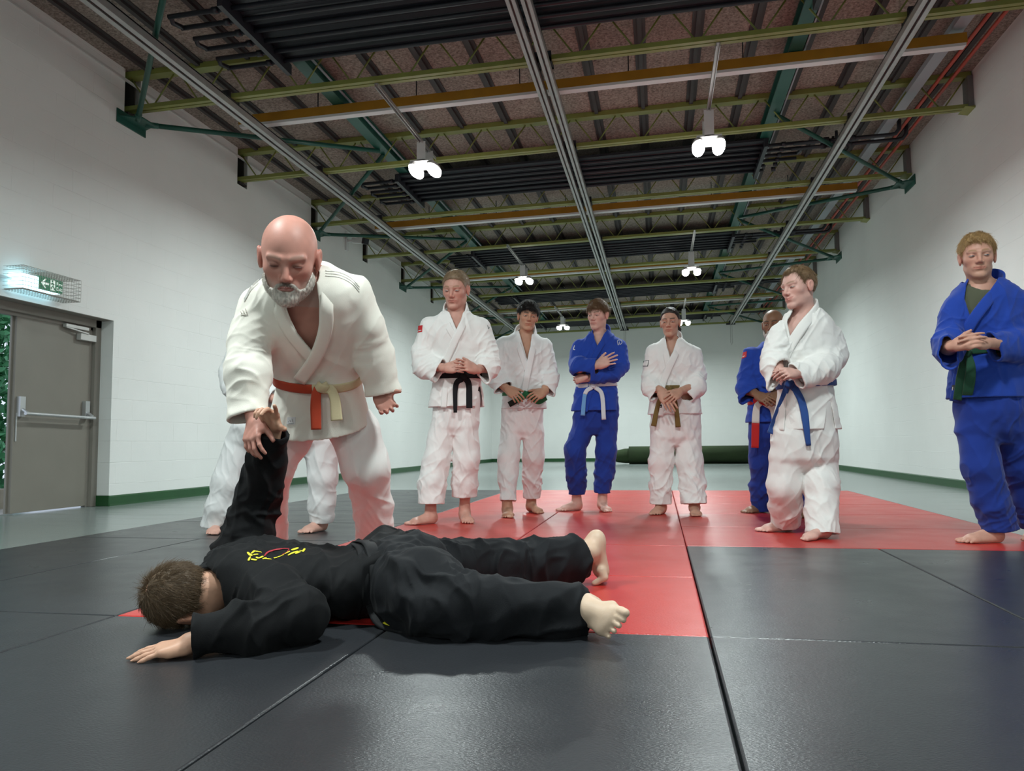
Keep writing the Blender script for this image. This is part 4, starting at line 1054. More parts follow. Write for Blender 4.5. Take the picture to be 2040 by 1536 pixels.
def beard_mesh(nm, c, Rm, s, o, parent):
    g = lambda *p: c+Rm@(np.array(p)*s)
    R = 0.16*s; v = Vol(c-R, c+R, 0.003*s); th = o['th']; jw = o.get('jaw', 1.0)
    E = lambda p, r, k=0.02: v.ell(g(*p), (np.array(r)+th)*s, Rm, k*s)
    E((0, 0.030, -0.020), (0.064*o.get('wide', 1), 0.064, 0.088), 0); E((0, 0.022, -0.070), (0.055*jw, 0.060, 0.040), 0.03)
    v.cone(g(-0.050*jw, -0.005, -0.060), g(-0.012, 0.072, -0.098), (0.016+th)*s, (0.017+th)*s, 0.03*s); v.cone(g(0.050*jw, -0.005, -0.060), g(0.012, 0.072, -0.098), (0.016+th)*s, (0.017+th)*s, 0.03*s)
    E((0, 0.078, -0.100), (0.020, 0.016, 0.016), 0.018); E((0, 0.082, -0.058), (0.026, 0.012, 0.014), 0.014)
    def fn(X, Y, Z):
        px, py, pz = (X-c[0])/s, (Y-c[1])/s, (Z-c[2])/s
        x = np.abs(px*Rm[0, 0]+py*Rm[1, 0]+pz*Rm[2, 0]); y = px*Rm[0, 1]+py*Rm[1, 1]+pz*Rm[2, 1]; z = px*Rm[0, 2]+py*Rm[1, 2]+pz*Rm[2, 2]
        lim = np.interp(x, [0, 0.012, 0.026, 0.036, 0.05, 0.062, 0.075], [-0.047, -0.047, -0.052, -0.070, -0.070, -0.045, -0.015])
        d = np.maximum(z-lim, 0.006-y)
        mouth = np.hypot(x/0.023, (z+0.0645)/0.0085)-1
        d = np.maximum(d, np.where(y > 0.05, -mouth*0.01, -1))
        d = np.maximum(d, -(z+0.125))
        return d*s
    v.F = np.maximum(v.F, fn(v.ax[0][:, None, None], v.ax[1][None, :, None], v.ax[2][None, None, :]).astype(F32))
    V, Fc = v.mesh(1); N = vnormals(V, Fc); L = (V-c)@Rm/s
    st = vnoise(L*np.array([260, 260, 120]), 3); V = V+N*((st-0.5)*0.0025)[:, None]*s
    col = np.array(o['col'])*(0.6+0.75*st)[:, None]
    if 'dark' in o:
        m = np.exp(-(L[:, 0]/0.022)**2-((L[:, 2]+0.05)/0.010)**2)[:, None]; col = col*(1-m)+np.array(o['dark'])*m
    b = link_mesh('beard', V, Fc, hair_mat(nm+'_beard'), parent, smooth=True, col=col)
    strands('strands', nm+'_beard', V, N, L, c, Rm, s, dict(len=o.get('len', 0.010), sides=1, n=4500, lift=0.5, mess=0.8, rad_mm=0.4, comb=(0, 0.1, -1), grav=0.1, col=o['col'], sc=1.1), b, lambda l: (l[:, 2] < -0.052) | (np.abs(l[:, 0]) > 0.03))
# ================================================================= CLOTHED FIGURES
class Fig: pass
def rootmesh(sp, v, base, headinfo, skin, o):
    V, Fc = v.mesh(1); V, Fc = keep_big(V, Fc, 0.01)
    c, Rm, s = headinfo
    col = skin_colors(V, c, Rm, s, skin, o)
    if 'paint' in sp:
        for fnp in sp['paint']: fnp(V, col)
    r = link_mesh('person', V, Fc, skin_mat(sp['key']), base=base, smooth=True, col=col)
    tag(r, sp['label'], 'person', sp.get('group')); return r
def cloth_obj(name, v, m, parent, fl, smooth=2, keep=0.01, solid=None):
    V, Fc = v.mesh(smooth); V, Fc = keep_big(V, Fc, keep); N = vnormals(V, Fc)
    if solid is not None: N = solid.gradient(V, 0.010)
    if fl: V = folds(V, N, fl)
    o = link_mesh(name, V, Fc, m, parent, smooth=True); MESHES[o.name] = (V, Fc); return o
MESHES = {}
class MeshSurf:
    """the finished cloth surface, for things sewn on it"""
    def __init__(s, o):
        from mathutils.bvhtree import BVHTree
        V, Fc = MESHES[o.name]; s.b = BVHTree.FromPolygons(V.tolist(), Fc.tolist())
    def march(s, o, d, t0, t1, step=0):
        h = s.b.ray_cast(Vector(np.asarray(o)+np.asarray(d)*t0), Vector(d)); return None if h[0] is None else np.array(h[0])
    def gradient(s, P, e=0):
        out = []
        for p in np.atleast_2d(P):
            n = np.array(s.b.find_nearest(Vector(p))[1]); out.append(n if n@(CP-p) > 0 else -n)
        return np.array(out)
def surf_pts(v, pts, D, off=0.0, near=1.2, far=0.6):
    """pixel points -> points on the surface of v seen from the camera; entries (x,y) or explicit (x,y,dz)"""
    C, N = [], []; last = D
    for q in pts:
        d = pxray(q[0], q[1])
        if len(q) > 2 and q[2] is not None:
            P = CP+d*(D+q[2]); n = None
        else:
            P = v.march(CP, d, max(0.3, D-near), D+far)
            if P is None: P = CP+d*last; n = None
            else: n = v.gradient(P[None])[0]
        last = (P-CP)@CF
        if n is None: n = -nrm(d)
        C.append(P+n*off); N.append(n)
    return np.array(C), np.array(N)
def band(v, pts, D, w, t, mbx, off=0.004, m=40, mi=0, center=None, smooth=3, near=1.2):
    """spline the pixel path first, then lay it on the surface"""
    P3 = [(q[0], q[1], (q[2] if len(q) > 2 else None)) for q in pts]
    xy = spline([q[:2] for q in P3], m)
    ns = len(P3)-1; u = np.linspace(0, ns, m); out = []
    for (x, y), uu in zip(xy, u):
        i = min(int(uu), ns-1); f = uu-i; a, b = P3[i][2], P3[i+1][2]
        if a is None and b is None: out.append((x, y))
        elif a is not None and b is not None: out.append((x, y, a*(1-f)+b*f))
        else:
            P = v.march(CP, pxray(x, y), max(0.3, D-near), D+0.6)
            known = a if a is not None else b; g = f if a is not None else 1-f
            dz = known if P is None else ((P-CP)@CF-D); out.append((x, y, known*(1-g)+dz*g))
    C, N = surf_pts(v, out, D, 0, near)
    if center is not None:
        for i, q in enumerate(out):
            if len(q) > 2:
                n = C[i]-center; n[2] *= 0.2; N[i] = nrm(n)
    for _ in range(smooth):
        C[1:-1] = (C[:-2]+2*C[1:-1]+C[2:])/4; N[1:-1] = (N[:-2]+2*N[1:-1]+N[2:])/4
    N /= np.linalg.norm(N, axis=1)[:, None]
    ww = w if not hasattr(w, '__len__') else np.interp(np.linspace(0, 1, m), np.linspace(0, 1, len(w)), w)
    strip(C+N*off, N, ww, t, mbx, mi)
    return C
def belt_loop(v, cen, A, Rl, w, t, mbx, off=0.006, R=0.6, n=72, tilt=None, mi=0, th0=0, th1=2*math.pi):
    """band around the surface of v in the plane through cen with normal A"""
    A = nrm(A); Rl = nrm(Rl-A*(Rl@A)); Dp = np.cross(A, Rl); C, N = [], []
    full = th1-th0 > 6.28
    for th in (np.linspace(th0, th1, n, endpoint=False) if full else np.linspace(th0, th1, n)):
        d = Rl*math.cos(th)+Dp*math.sin(th)
        t_ = np.arange(0.02, R, 0.004); vv = v.sample(cen+np.outer(t_, d)); ins = np.where(vv < 0)[0]
        # outermost surface reachable before a clear gap
        k = ins[0] if len(ins) else 0
        j = k
        while j+1 < len(t_) and (vv[j+1] < 0): j += 1
        C.append(cen+d*t_[j]); N.append(d)
    C = np.array(C); N = np.array(N); r = np.linalg.norm(C-cen, axis=1)
    for _ in range(6):
        if full: r = (np.roll(r, 1)+2*r+np.roll(r, -1))/4
        else: r[1:-1] = (r[:-2]+2*r[1:-1]+r[2:])/4
    C = cen+N*(r+off)[:, None]
    strip(C, N, w, t, mbx, mi, closed=full)
    return C
def figure(sp):
    D = sp['D']; f = FPX
    P = lambda x, y, dz=0.0: pxd(x, y, D+dz)
    R = lambda r: r*D/f
    lat = nrm([CR[0], CR[1], 0]); fwd = nrm([CF[0], CF[1], 0])
    feet = sp['feet']
    for l, q in zip(sp['legs'], feet):
        q['w'] = foot_pts(q, l[-1][0]); dzf = (q['w'][2]-CP)@CF-D; n = len(l)
        for i, j in enumerate(l):
            if i: l[i] = (j[0], j[1], j[2], j[3]+(dzf-l[-1][3])*(i/(n-1))**1.3 if i < n-1 else dzf)
    base = (feet[0]['w'][0]+feet[1]['w'][0])/2
    # ---------------- head
    hx, ht, hc, yw, pt, rl = sp['head'][:6]; hdz = sp['head'][6] if len(sp['head']) > 6 else 0.0
    ho = dict(sp.get('face', {}))
    c = P(hx, (ht+hc)/2, hdz); s = R(hc-ht)/0.23*ho.get('hs', 0.95); Rm = head_frame(c, yw, pt, rl)
    # ---------------- torso sections
    rows = sp['torso']
    C = [P((q[1]+q[2])/2, q[0], q[4] if len(q) > 4 else 0.0) for q in rows]; hw = [R((q[2]-q[1])/2) for q in rows]; hd = [h*q[3] for h, q in zip(hw, rows)]
    A = nrm(np.array(C[0])-np.array(C[-1])) if sp.get('lean') else UP
    allp = [P(q[1], q[0]) for q in rows]+[P(q[2], q[0]) for q in rows]
    for a in sp['arms']:
        for j in a['pts']: allp += [P(j[0]-j[2], j[1]-j[2], j[3]), P(j[0]+j[2], j[1]+j[2], j[3])]
    allp = np.array(allp); marg = 0.10
    lo, hi = allp.min(0)-marg, allp.max(0)+marg; lo[:2] -= 0.08; hi[:2] += 0.08
    # ---------------- jacket
    J = Vol(lo, hi, sp.get('h', 0.0051)); 
    loft(J, C, hw, hd, A, lat, n=2.25)
    for extra in sp.get('bulk', []): J.ell(P(*extra[0]), [R(q) for q in extra[1]], np.stack([lat, fwd, UP], 1), 0.04)
    Tf = J.F.copy()
    Sf = []
    for a in sp['arms']:
        pts = [P(q[0], q[1], q[3]) for q in a['pts']]; rad = [R(q[2]) for q in a['pts']]
        n_ = nrm(pts[-1]-pts[-2]); S_ = Vol.__new__(Vol); S_.ax = J.ax; S_.F = np.full_like(J.F, 0.5)
        if 'cuff' in a:
            xt, yt, xb, yb = a['cuff']; dz = a['pts'][-1][3]; ct, cb = P(xt, yt, dz+a.get('cdz', 0)), P(xb, yb, dz-a.get('cdz', 0)); hl = np.linalg.norm(ct-cb)/2
            mid = (ct+cb)/2; e2 = nrm(cb-ct); n_ = nrm((mid-pts[-2])-e2*((mid-pts[-2])@e2)*1.0); n_ = nrm(n_*0.75+nrm(pts[-1]-pts[-2])*0.25-e2*(nrm(pts[-1]-pts[-2])@e2)*0.25)
            pts[-1] = mid; rr = a.get('rr', [0.30, 0.46, 0.30]); re = rad[-2]
            S_.chain(pts[:-1], rad[:-1], 0.01)
            for q, f_ in ((ct+e2*hl*0.28, 0), (mid, 1), (cb-e2*hl*0.28, 2)): S_.cone(pts[-2]+(q-mid)*0.35, q, re*0.8, hl*rr[f_], 0.035); S_.cone(q, q+n_*0.055, hl*rr[f_], hl*rr[f_]*1.05, 0.035)
            rad[-1] = hl
        else: S_.chain(pts[:-1]+[pts[-1]+n_*0.06], rad[:-1]+[rad[-1]*1.03], k=0.01)
        a['w'] = pts; a['n'] = n_; a['r'] = rad
        k_ = sp.get('ks', 0.032); h_ = np.maximum(k_-np.abs(J.F-S_.F), 0)/k_; J.F = np.minimum(J.F, S_.F)-(h_*h_*k_*0.25).astype(F32)
        S_.cutball(a['w'][-1], a['n'], a['r'][-1]*1.4+0.075); Sf.append(S_.F)
    Kf = [np.minimum(Tf, Sf[1-i]) for i in range(2)]; del Sf
    solid = copyvol(J); full = copyvol(J); torso = copyvol(J); torso.F = Tf
    for a, kf in zip(sp['arms'], Kf): full.cutball(a['w'][-1], a['n'], a['r'][-1]*1.4+0.075, kf)
    # hem & shell
    J.normalize().shell(0.0118)
    for a, kf in zip(sp['arms'], Kf): J.cutball(a['w'][-1]+a['n']*0.0, nrm(a['n']+np.array(a.get('cut', (0, 0, 0)))), a['r'][-1]*1.4+0.075, kf)
    hemP = C[-1]+A*0.012
    J.cut(hemP, -(A+lat*sp.get('hemt', 0.0)), lo, np.array([hi[0], hi[1], hemP[2]+0.25])) if not sp.get('nohem') else None
    nk = P(*sp['neck'][0]); nt = P(*sp['neck'][1]); nr = R(sp['neck'][2])
    J.cone(nk, nt+(nt-nk)*1.2, nr+0.012, nr+0.022, 0.0, 's')
    if sp.get('V'): pxpoly_cut(J, sp['V'], D, lo, hi, D+0.03)
    for sl in sp.get('slits', []): pxpoly_cut(J, sl[0], D, lo, hi, D+sl[1])
    # ---------------- body
    fine = [(2, c[2]-0.14*s, c[2]+0.15*s, 0.0030)]
    for ax in (0, 1): fine.append((ax, c[ax]-0.10*s, c[ax]+0.10*s, 0.0030))
    blo = np.minimum(lo, c-0.16); bhi = np.maximum(hi, c+0.16); fpts = []
    for q in feet: fpts += [q['w'][0], q['w'][1]]
    for l in sp['legs']: fpts += [P(j[0], j[1], j[3]) for j in l]
    fpts = np.array(fpts); blo = np.minimum(blo, fpts.min(0)-0.10); bhi = np.maximum(bhi, fpts.max(0)+0.10); blo[2] = -0.012
    hz = [P(*h['w'])[2] for h in sp['hands']]
    fine.append((2, min(hz)-0.16, max(hz)+0.10, 0.0038)); fine.append((2, -0.012, 0.13, 0.0042))
    B = Vol(blo, bhi, 0.0075, fine)
    add_head(B, c, Rm, s, ho)
    B.cone(c+Rm@np.array([0, -0.022, -0.055])*s, nk+UP*0.0, 0.053*s*ho.get('neckw', 1), nr*0.94, 0.03*s); B.cone(nk, nk-A*0.09, nr*0.93, nr*0.95, 0.02)
    nin = max(1, len(rows)-2)
    loft(B, C[:-1], hw[:-1], hd[:-1], A, lat, k=0.03, n=2.2, grow=-0.034)
    for a in sp['arms']:
        w = a['w']; sr = 0.047; hd_ = P(*a['hand_w']) if 'hand_w' in a else w[-1]
        B.chain([w[0]]+list(w[1:-1])+[hd_], [sr]+[0.042]*(len(w)-2)+[0.027], 0.03)
    for h in sp['hands']: add_hand(B, P(*h['w']), P(*h['to'])-P(*h['w']), h['n'][0]*lat+h['n'][1]*fwd+h['n'][2]*UP, h.get('side', 1), R(h.get('len', 45))/0.18, h.get('curl', (20, 25, 30, 35)), h.get('spread', 5), h.get('thumb', (40, 30)))
    for l, q in zip(sp['legs'], feet):
        pts = [P(j[0], j[1], j[3]) for j in l]; an = q['w'][2]
        B.chain([pts[0]]+pts[1:-1]+[an], [min(0.075, R(l[0][2])-0.03)]+[min(0.05, R(j[2])-0.024) for j in l[1:-1]]+[0.034], 0.03)
        add_foot(B, q['w'][0], q['w'][1], an, q.get('big', 1))
    B.cut((0, 0, 0.0012), (0, 0, -1), blo, np.array([bhi[0], bhi[1], 0.1]))
    root = rootmesh(sp, B, base, (c, Rm, s), sp['skin'], ho); del B
    for q in (-1, 1): eye_mesh(c, Rm, s, q, ho.get('iris', (0.05, 0.03, 0.015)), root, ho.get('gaze', (0, 0)), ho.get('open', 1.0), ho.get('sclera'))
    if 'hair' in sp: h = dict(sp['hair']); h.setdefault('wide', ho.get('wide', 1.0)); hair_mesh(sp['key'], c, Rm, s, h, root)
    if 'beard' in sp: h = dict(sp['beard']); h.setdefault('jaw', ho.get('jaw', 1.0)); beard_mesh(sp['key'], c, Rm, s, h, root)
    # ---------------- jacket mesh
    mj = cloth_mat(sp['key']+'_jacket', sp['gi'])
    wz = P(0, sp['belt']['y'])[2] if 'belt' in sp else C[-3][2]; wc = P((rows[-1][1]+rows[-1][2])/2, sp['belt']['y'] if 'belt' in sp else rows[-3][0])
    if sp.get('lean'): wc = P(sp['belt']['cx'], sp['belt']['y'], sp['belt']['dz'])
    sd = sp['seed']
    fl = [(None, 1, lat*0.8+UP*0.3, 0.085, 3.0, 0.007, sd), (wc+UP*0.05, 0.14, UP+lat*0.3, 0.045, 3.5, 0.012, sd+1), (None, 1, fwd+lat, 0.20, 2, 0.005, sd+2), (None, 1, lat-UP*0.8, 0.045, 4.0, 0.005, sd+3), (wc-UP*0.10, 0.13, lat+UP*0.15, 0.07, 4.0, 0.012, sd+4)]
    for i, a in enumerate(sp['arms']):
        w = a['w']; e = w[len(w)//2]
        ad = nrm(w[-1]-w[0]); fl += [(e, 0.13, ad+UP*0.3, 0.042, 3.4, 0.011, sd+5+i), (w[0]-UP*0.07, 0.10, lat, 0.036, 4.5, 0.010, sd+9+i), ((w[0]+e)/2, 0.12, ad+np.cross(ad, fwd)*0.9, 0.045, 4.5, 0.008, sd+13+i)]
    jk = cloth_obj('jacket', J, mj, root, [(q[0], q[1], q[2], q[3], q[4], q[5]*sp.get('fold', 1), q[6]) for q in fl], smooth=3, keep=0.004, solid=solid)
    ml = cloth_mat(sp['key']+'_lapel', np.array(sp['gi'])*1.0)
    ctr = nk
    for i, lp in enumerate(sp.get('lapels', [])):
        m = MB(); band(torso, lp['pts'], D, R(lp['w']), 0.012, m, off=lp.get('off', 0.004)+0.006*i, m=56, center=ctr, smooth=4)
        m.build('lapel', ml, root, smooth=True)
    if 'tee' in sp:
        E_ = Vol(lo, hi, 0.0065); loft(E_, C[:-2], hw[:-2], hd[:-2], A, lat, n=2.2, grow=-0.018); E_.shell(0.0145); E_.cut(P(*sp['teeneck']), UP*0.78-fwd*0.62, lo, hi)
        cloth_obj('t_shirt', E_, cloth_mat(sp['key']+'_tee', sp['tee'], 0.9), root, [(None, 1, lat, 0.05, 3, 0.003, 3)], smooth=9)
    if 'front' in sp:
        m = MB(); band(torso, sp['front'], D, R(sp['lapels'][1]['w']*0.8), 0.006, m, off=0.003, m=20, smooth=4); m.build('front_edge', ml, root, smooth=True)
    # ---------------- trousers
    lg = sp['legs']; hp = sp['pelvis']
    tl = [P(j[0]-j[2], j[1], j[3]) for l in lg for j in l]+[P(j[0]+j[2], j[1], j[3]) for l in lg for j in l]+[P(q[1], q[0]) for q in hp]+[P(q[2], q[0]) for q in hp]
    tl = np.array(tl); tlo, thi = tl.min(0)-0.14, tl.max(0)+0.14; tlo[2] = max(0.0, tlo[2])
    T_ = Vol(tlo, thi, 0.0053)
    pc = [P((q[1]+q[2])/2, q[0], q[4] if len(q) > 4 else 0) for q in hp]; ph = [R((q[2]-q[1])/2) for q in hp]
    loft(T_, pc, ph, [h*q[3] for h, q in zip(ph, hp)], UP, lat, n=2.3)
    for l in lg:
        pts = [P(j[0], j[1], j[3]) for j in l]; rad = [R(j[2]) for j in l]
        e = nrm(pts[-1]-pts[-2]); pts[-1] = pts[-1]+e*0.06
        T_.chain(pts, rad, 0.03, flat=None)
    solid = copyvol(T_); T_.normalize().shell(0.0118)
    for l in lg:
        e = P(*[l[-1][i] for i in (0, 1, 3)]); n_ = nrm(e-P(*[l[-2][i] for i in (0, 1, 3)]))*0.4-UP*0.8; T_.cutball(e, n_, R(l[-1][2])*1.5+0.06)
    T_.cut(pc[0], UP, tlo, thi)
    fl = [(None, 1, lat+UP*0.5, 0.09, 3.4, 0.006, sd+20), (None, 1, lat-UP*0.5, 0.045, 5.5, 0.005, sd+27), (None, 1, lat+UP*0.25, 0.04, 5, 0.005, sd+28), ((pc[-1]+pc[0])/2, 0.15, lat+UP*0.45, 0.045, 5.5, 0.008, sd+29)]
    for i, l in enumerate(lg):
        kn = P(*[l[len(l)//2][q] for q in (0, 1, 3)]); hm = P(*[l[-1][q] for q in (0, 1, 3)])
        fl += [(kn, 0.16, UP*0.75+lat*(0.8 if i else -0.8), 0.045, 4.0, 0.010, sd+22+i), (hm+UP*0.08, 0.14, UP*0.6-lat*(1.0 if i else -1.0), 0.040, 4.0, 0.010, sd+24+i)]
    cloth_obj('trousers', T_, cloth_mat(sp['key']+'_trousers', sp.get('gi2', sp['gi'])), root, [(q[0], q[1], q[2], q[3], q[4], q[5]*sp.get('fold', 1), q[6]) for q in fl], solid=solid); del T_, solid
    # ---------------- belt
    if 'belt' in sp:
        b = sp['belt']; cs = b['cols']; ms = [cloth_mat(sp['key']+'_belt%d' % i, q, 0.7) for i, q in enumerate(cs)]
        m = MB(); bw = R(b['w']); cen = wc.copy(); bn = nrm(A+lat*b.get('tilt', 0.0)) if sp.get('lean') else nrm(UP+lat*b.get('tilt', 0.0))
        halves = b.get('halves')
        if halves:
            for t0, t1, mi in halves: belt_loop(torso, cen, bn, lat, bw, 0.007, m, off=0.009, mi=mi, th0=math.radians(t0), th1=math.radians(t1))
        else: belt_loop(torso, cen, bn, lat, bw, 0.007, m, off=0.009)
        if b.get('double'): belt_loop(torso, cen-UP*0.006, bn, lat, bw, 0.007, m, off=0.016, mi=b.get('mi2', 0))
        kp = b['knot']; K, Kn = surf_pts(torso, [kp], D, 0.022); K = K[0]; kn_ = Kn[0]
        X = nrm(lat-kn_*(lat@kn_)); Z = nrm(np.cross(X, kn_)); Z = Z if Z[2] > 0 else -Z
        for a, hh, off, mi in ((0.35, 0.55, 0.0, b.get('kmi', 0)), (-0.5, 0.5, 0.006, b.get('kmi2', b.get('kmi', 0)))):
            ang = a; d1 = X*math.cos(ang)+Z*math.sin(ang); 
            strip(np.array([K-d1*bw*0.62-kn_*0.006, K-d1*bw*0.3+kn_*off, K+d1*bw*0.3+kn_*off, K+d1*bw*0.62-kn_*0.006]), np.array([kn_]*4), bw*0.95, 0.011, m, mi)
        bo = m.build('belt', ms, root, smooth=True)
        for e in b['ends']:
            m = MB(); pts = [(q[0], q[1]) for q in e['pts']]
            Cc, Nn = surf_pts(torso, [tuple(q) for q in spline_al(pts, 22)], D, e.get('off', 0.018))
            Cc[0] = K+(Cc[0]-K)*0.3
            dd = (Cc-CP)@CF; dd = np.minimum.accumulate(dd) if e.get('hang', True) else dd
            for _ in range(4): dd[1:-1] = (dd[:-2]+2*dd[1:-1]+dd[2:])/4
            xy = spline_al(pts, 22); Cc[1:] = np.array([pxd(q[0], q[1], z) for q, z in zip(xy[1:], dd[1:])])
            Nf = np.tile(nrm(CP-K), (len(Cc), 1)); tw = e.get('turn', 0.0); Nf = Nf+lat*tw
            segs = e.get('segs', [(0, 1, 0)])
            for (u0, u1, mi) in segs:
                i0, i1 = int(u0*21), int(round(u1*21))
                ww = np.interp(np.linspace(u0, u1, i1-i0+1), np.linspace(0, 1, len(e.get('w', [1, 1]))), e.get('w', [1, 1]))*bw
                strip(Cc[i0:i1+1], Nf[i0:i1+1], ww, 0.007, m, mi)
            m.build('belt_end', ms, bo, smooth=True)
    g = Fig(); g.root = root; g.full = full; g.D = D; g.P = P; g.R = R; g.lat = lat; g.fwd = fwd; g.nk = nk; g.torso = torso; g.jk = jk; g.c = c; g.Rm = Rm; g.s = s
    return g
def msurf(g, surf):
    if surf is not None: return surf
    if not hasattr(g, 'ms'): g.ms = MeshSurf(g.jk)
    return g.ms
def decal(g, poly, m, name, parent=None, off=0.0025, t=0.0005, sub=6, surf=None):
    """thin patch sewn on the surface under a pixel quadrilateral (4 corners)"""
    q = np.array(poly, float); n = sub; pts = []
    for i in range(n+1):
        for j in range(n+1):
            a, b = i/n, j/n; pts.append(tuple((q[0]*(1-a)+q[1]*a)*(1-b)+(q[3]*(1-a)+q[2]*a)*b))
    C, N = surf_pts(msurf(g, surf), pts, g.D, off)
    k = n+1; Fc = [(i*k+j, i*k+j+1, (i+1)*k+j+1, (i+1)*k+j) for i in range(n) for j in range(n)]
    nn = len(C); V = np.vstack([C, C-N*(t+0.004)]); F2 = [tuple(x+nn for x in f_[::-1]) for f_ in Fc]
    ring = [i*k for i in range(k)]+[(k-1)*k+j for j in range(1, k)]+[i*k+k-1 for i in range(k-2, -1, -1)]+[j for j in range(k-2, 0, -1)]
    Fs = [(ring[i], ring[(i+1) % len(ring)], ring[(i+1) % len(ring)]+nn, ring[i]+nn) for i in range(len(ring))]
    return link_mesh(name, V, Fc+F2+Fs, m, parent or g.root, smooth=False)
def stroke_decal(g, paths, w, m, name, off=0.0025, parent=None, surf=None):
    """embroidered strokes: list of pixel polylines, width in metres"""
    mb = MB()
    for p in paths:
        xy = spline(p, max(4, 5*len(p))); C, N = surf_pts(msurf(g, surf), [tuple(q) for q in xy], g.D, off); nw = len(C); strip(C, N, w*np.interp(np.linspace(0, 1, nw), [0, 0.15, 0.85, 1], [0.55, 1, 1, 0.55]), 0.0014, mb)
    return mb.build(name, m, parent or g.root, smooth=True)
# ================================================================= THE PEOPLE STANDING
GI_W = (0.85, 0.835, 0.815); GI_B = (0.015, 0.055, 0.36); GI_B2 = (0.013, 0.04, 0.27)
PEOPLE = []
def want(k): return (not ONLY) or (k in ONLY.split(','))
LINE_SHORT = [(-0.13, -0.055), (-0.09, -0.06), (-0.05, -0.045), (-0.02, 0.0), (0.012, -0.012), (0.03, 0.012), (0.048, 0.052), (0.07, 0.066), (0.12, 0.075)]
TALL = dict(key='tall', seed=11, D=5.62, label='tall man in white with a black belt and a red sleeve patch, hands clasped',
  head=(908, 541, 614, -18, 14, 2), skin=(0.60, 0.34, 0.27), face=dict(brow=(0.30, 0.17, 0.10), iris=(0.06, 0.10, 0.14), jaw=1.02, hs=1.0, open=0.75, gaze=(0, -12)),
  hair=dict(th=0.004, top=0.007, len=0.012, n=6000, lift=0.7, rad_mm=0.5, line=LINE_SHORT, col=(0.24, 0.165, 0.10), amp=0.002, grey=((0.33, 0.29, 0.25), 0.06)), gi=GI_W, gi2=(0.85, 0.835, 0.82),
  neck=((909, 634, 0.01), (909, 612, 0.0), 18), 
  torso=[(617, 888, 930, 0.95, 0.02), (628, 872, 944, 0.75, 0.02), (642, 856, 959, 0.58, 0.015), (665, 850, 964, 0.56), (700, 858, 962, 0.56), (735, 866, 957, 0.60), (752, 867, 955, 0.62), (775, 862, 960, 0.62), (815, 851, 964, 0.62)],
  arms=[dict(cuff=(889, 720, 862, 758), pts=[(861, 654, 23, 0.01), (842, 700, 22, 0.0), (846, 728, 24, -0.04), (879, 739, 22, -0.15)], hand_w=(892, 733, -0.19), cut=(0.5, 0, 0)),
        dict(cuff=(957, 730, 970, 762), pts=[(953, 655, 23, 0.01), (971, 702, 22, 0.0), (971, 730, 23, -0.04), (955, 744, 20, -0.13)], hand_w=(946, 737, -0.17))],
  hands=[dict(w=(887, 733, -0.19), to=(915, 731, -0.225), n=(0, -1, 0.35), side=-1, len=50, curl=(8, 10, 12, 14), thumb=(25, 10)),
         dict(w=(949, 736, -0.18), to=(925, 728, -0.245), n=(0, -1, 0.35), side=1, len=52, curl=(10, 12, 16, 18), thumb=(30, 20))],
  V=[(889, 606), (911, 660), (927, 606)],
  lapels=[dict(w=14, pts=[(909, 600, 0.058), (891, 607, 0.055), (884, 622, -0.02), (893, 650), (907, 674)]),
          dict(w=15, pts=[(909, 600, 0.058), (924, 605, 0.055), (929, 619, -0.02), (921, 648), (906, 680), (892, 712), (881, 745)])],
  front=[(890, 754), (886, 780), (884, 812)], slits=[([(953, 770), (958, 772), (966, 825), (945, 825)], -0.02)],
  pelvis=[(780, 866, 956, 0.6), (830, 861, 955, 0.6), (852, 864, 951, 0.6), (865, 874, 941, 0.5)],
  legs=[[(881, 850, 25, 0.0), (871, 915, 25, -0.01), (861, 965, 27, -0.01), (858, 1004, 26, 0.0)], [(929, 850, 25, 0.0), (929, 915, 25, 0.0), (927, 960, 25, 0.04), (926, 989, 25, 0.07)]],
  feet=[dict(heel=(856, 1036), toe=(810, 1047), ank=(850, 1008, 0.02), big=-1), dict(heel=(903, 1030), toe=(934, 1044), ank=(911, 996, 0.09), big=1)],
  belt=dict(y=748, w=12, cols=[(0.012, 0.012, 0.014)], knot=(924, 752), double=True, ends=[dict(pts=[(921, 754), (908, 768), (907, 822)], w=[1, 0.75, 0.6]), dict(pts=[(928, 754), (934, 768), (935, 813)])]))
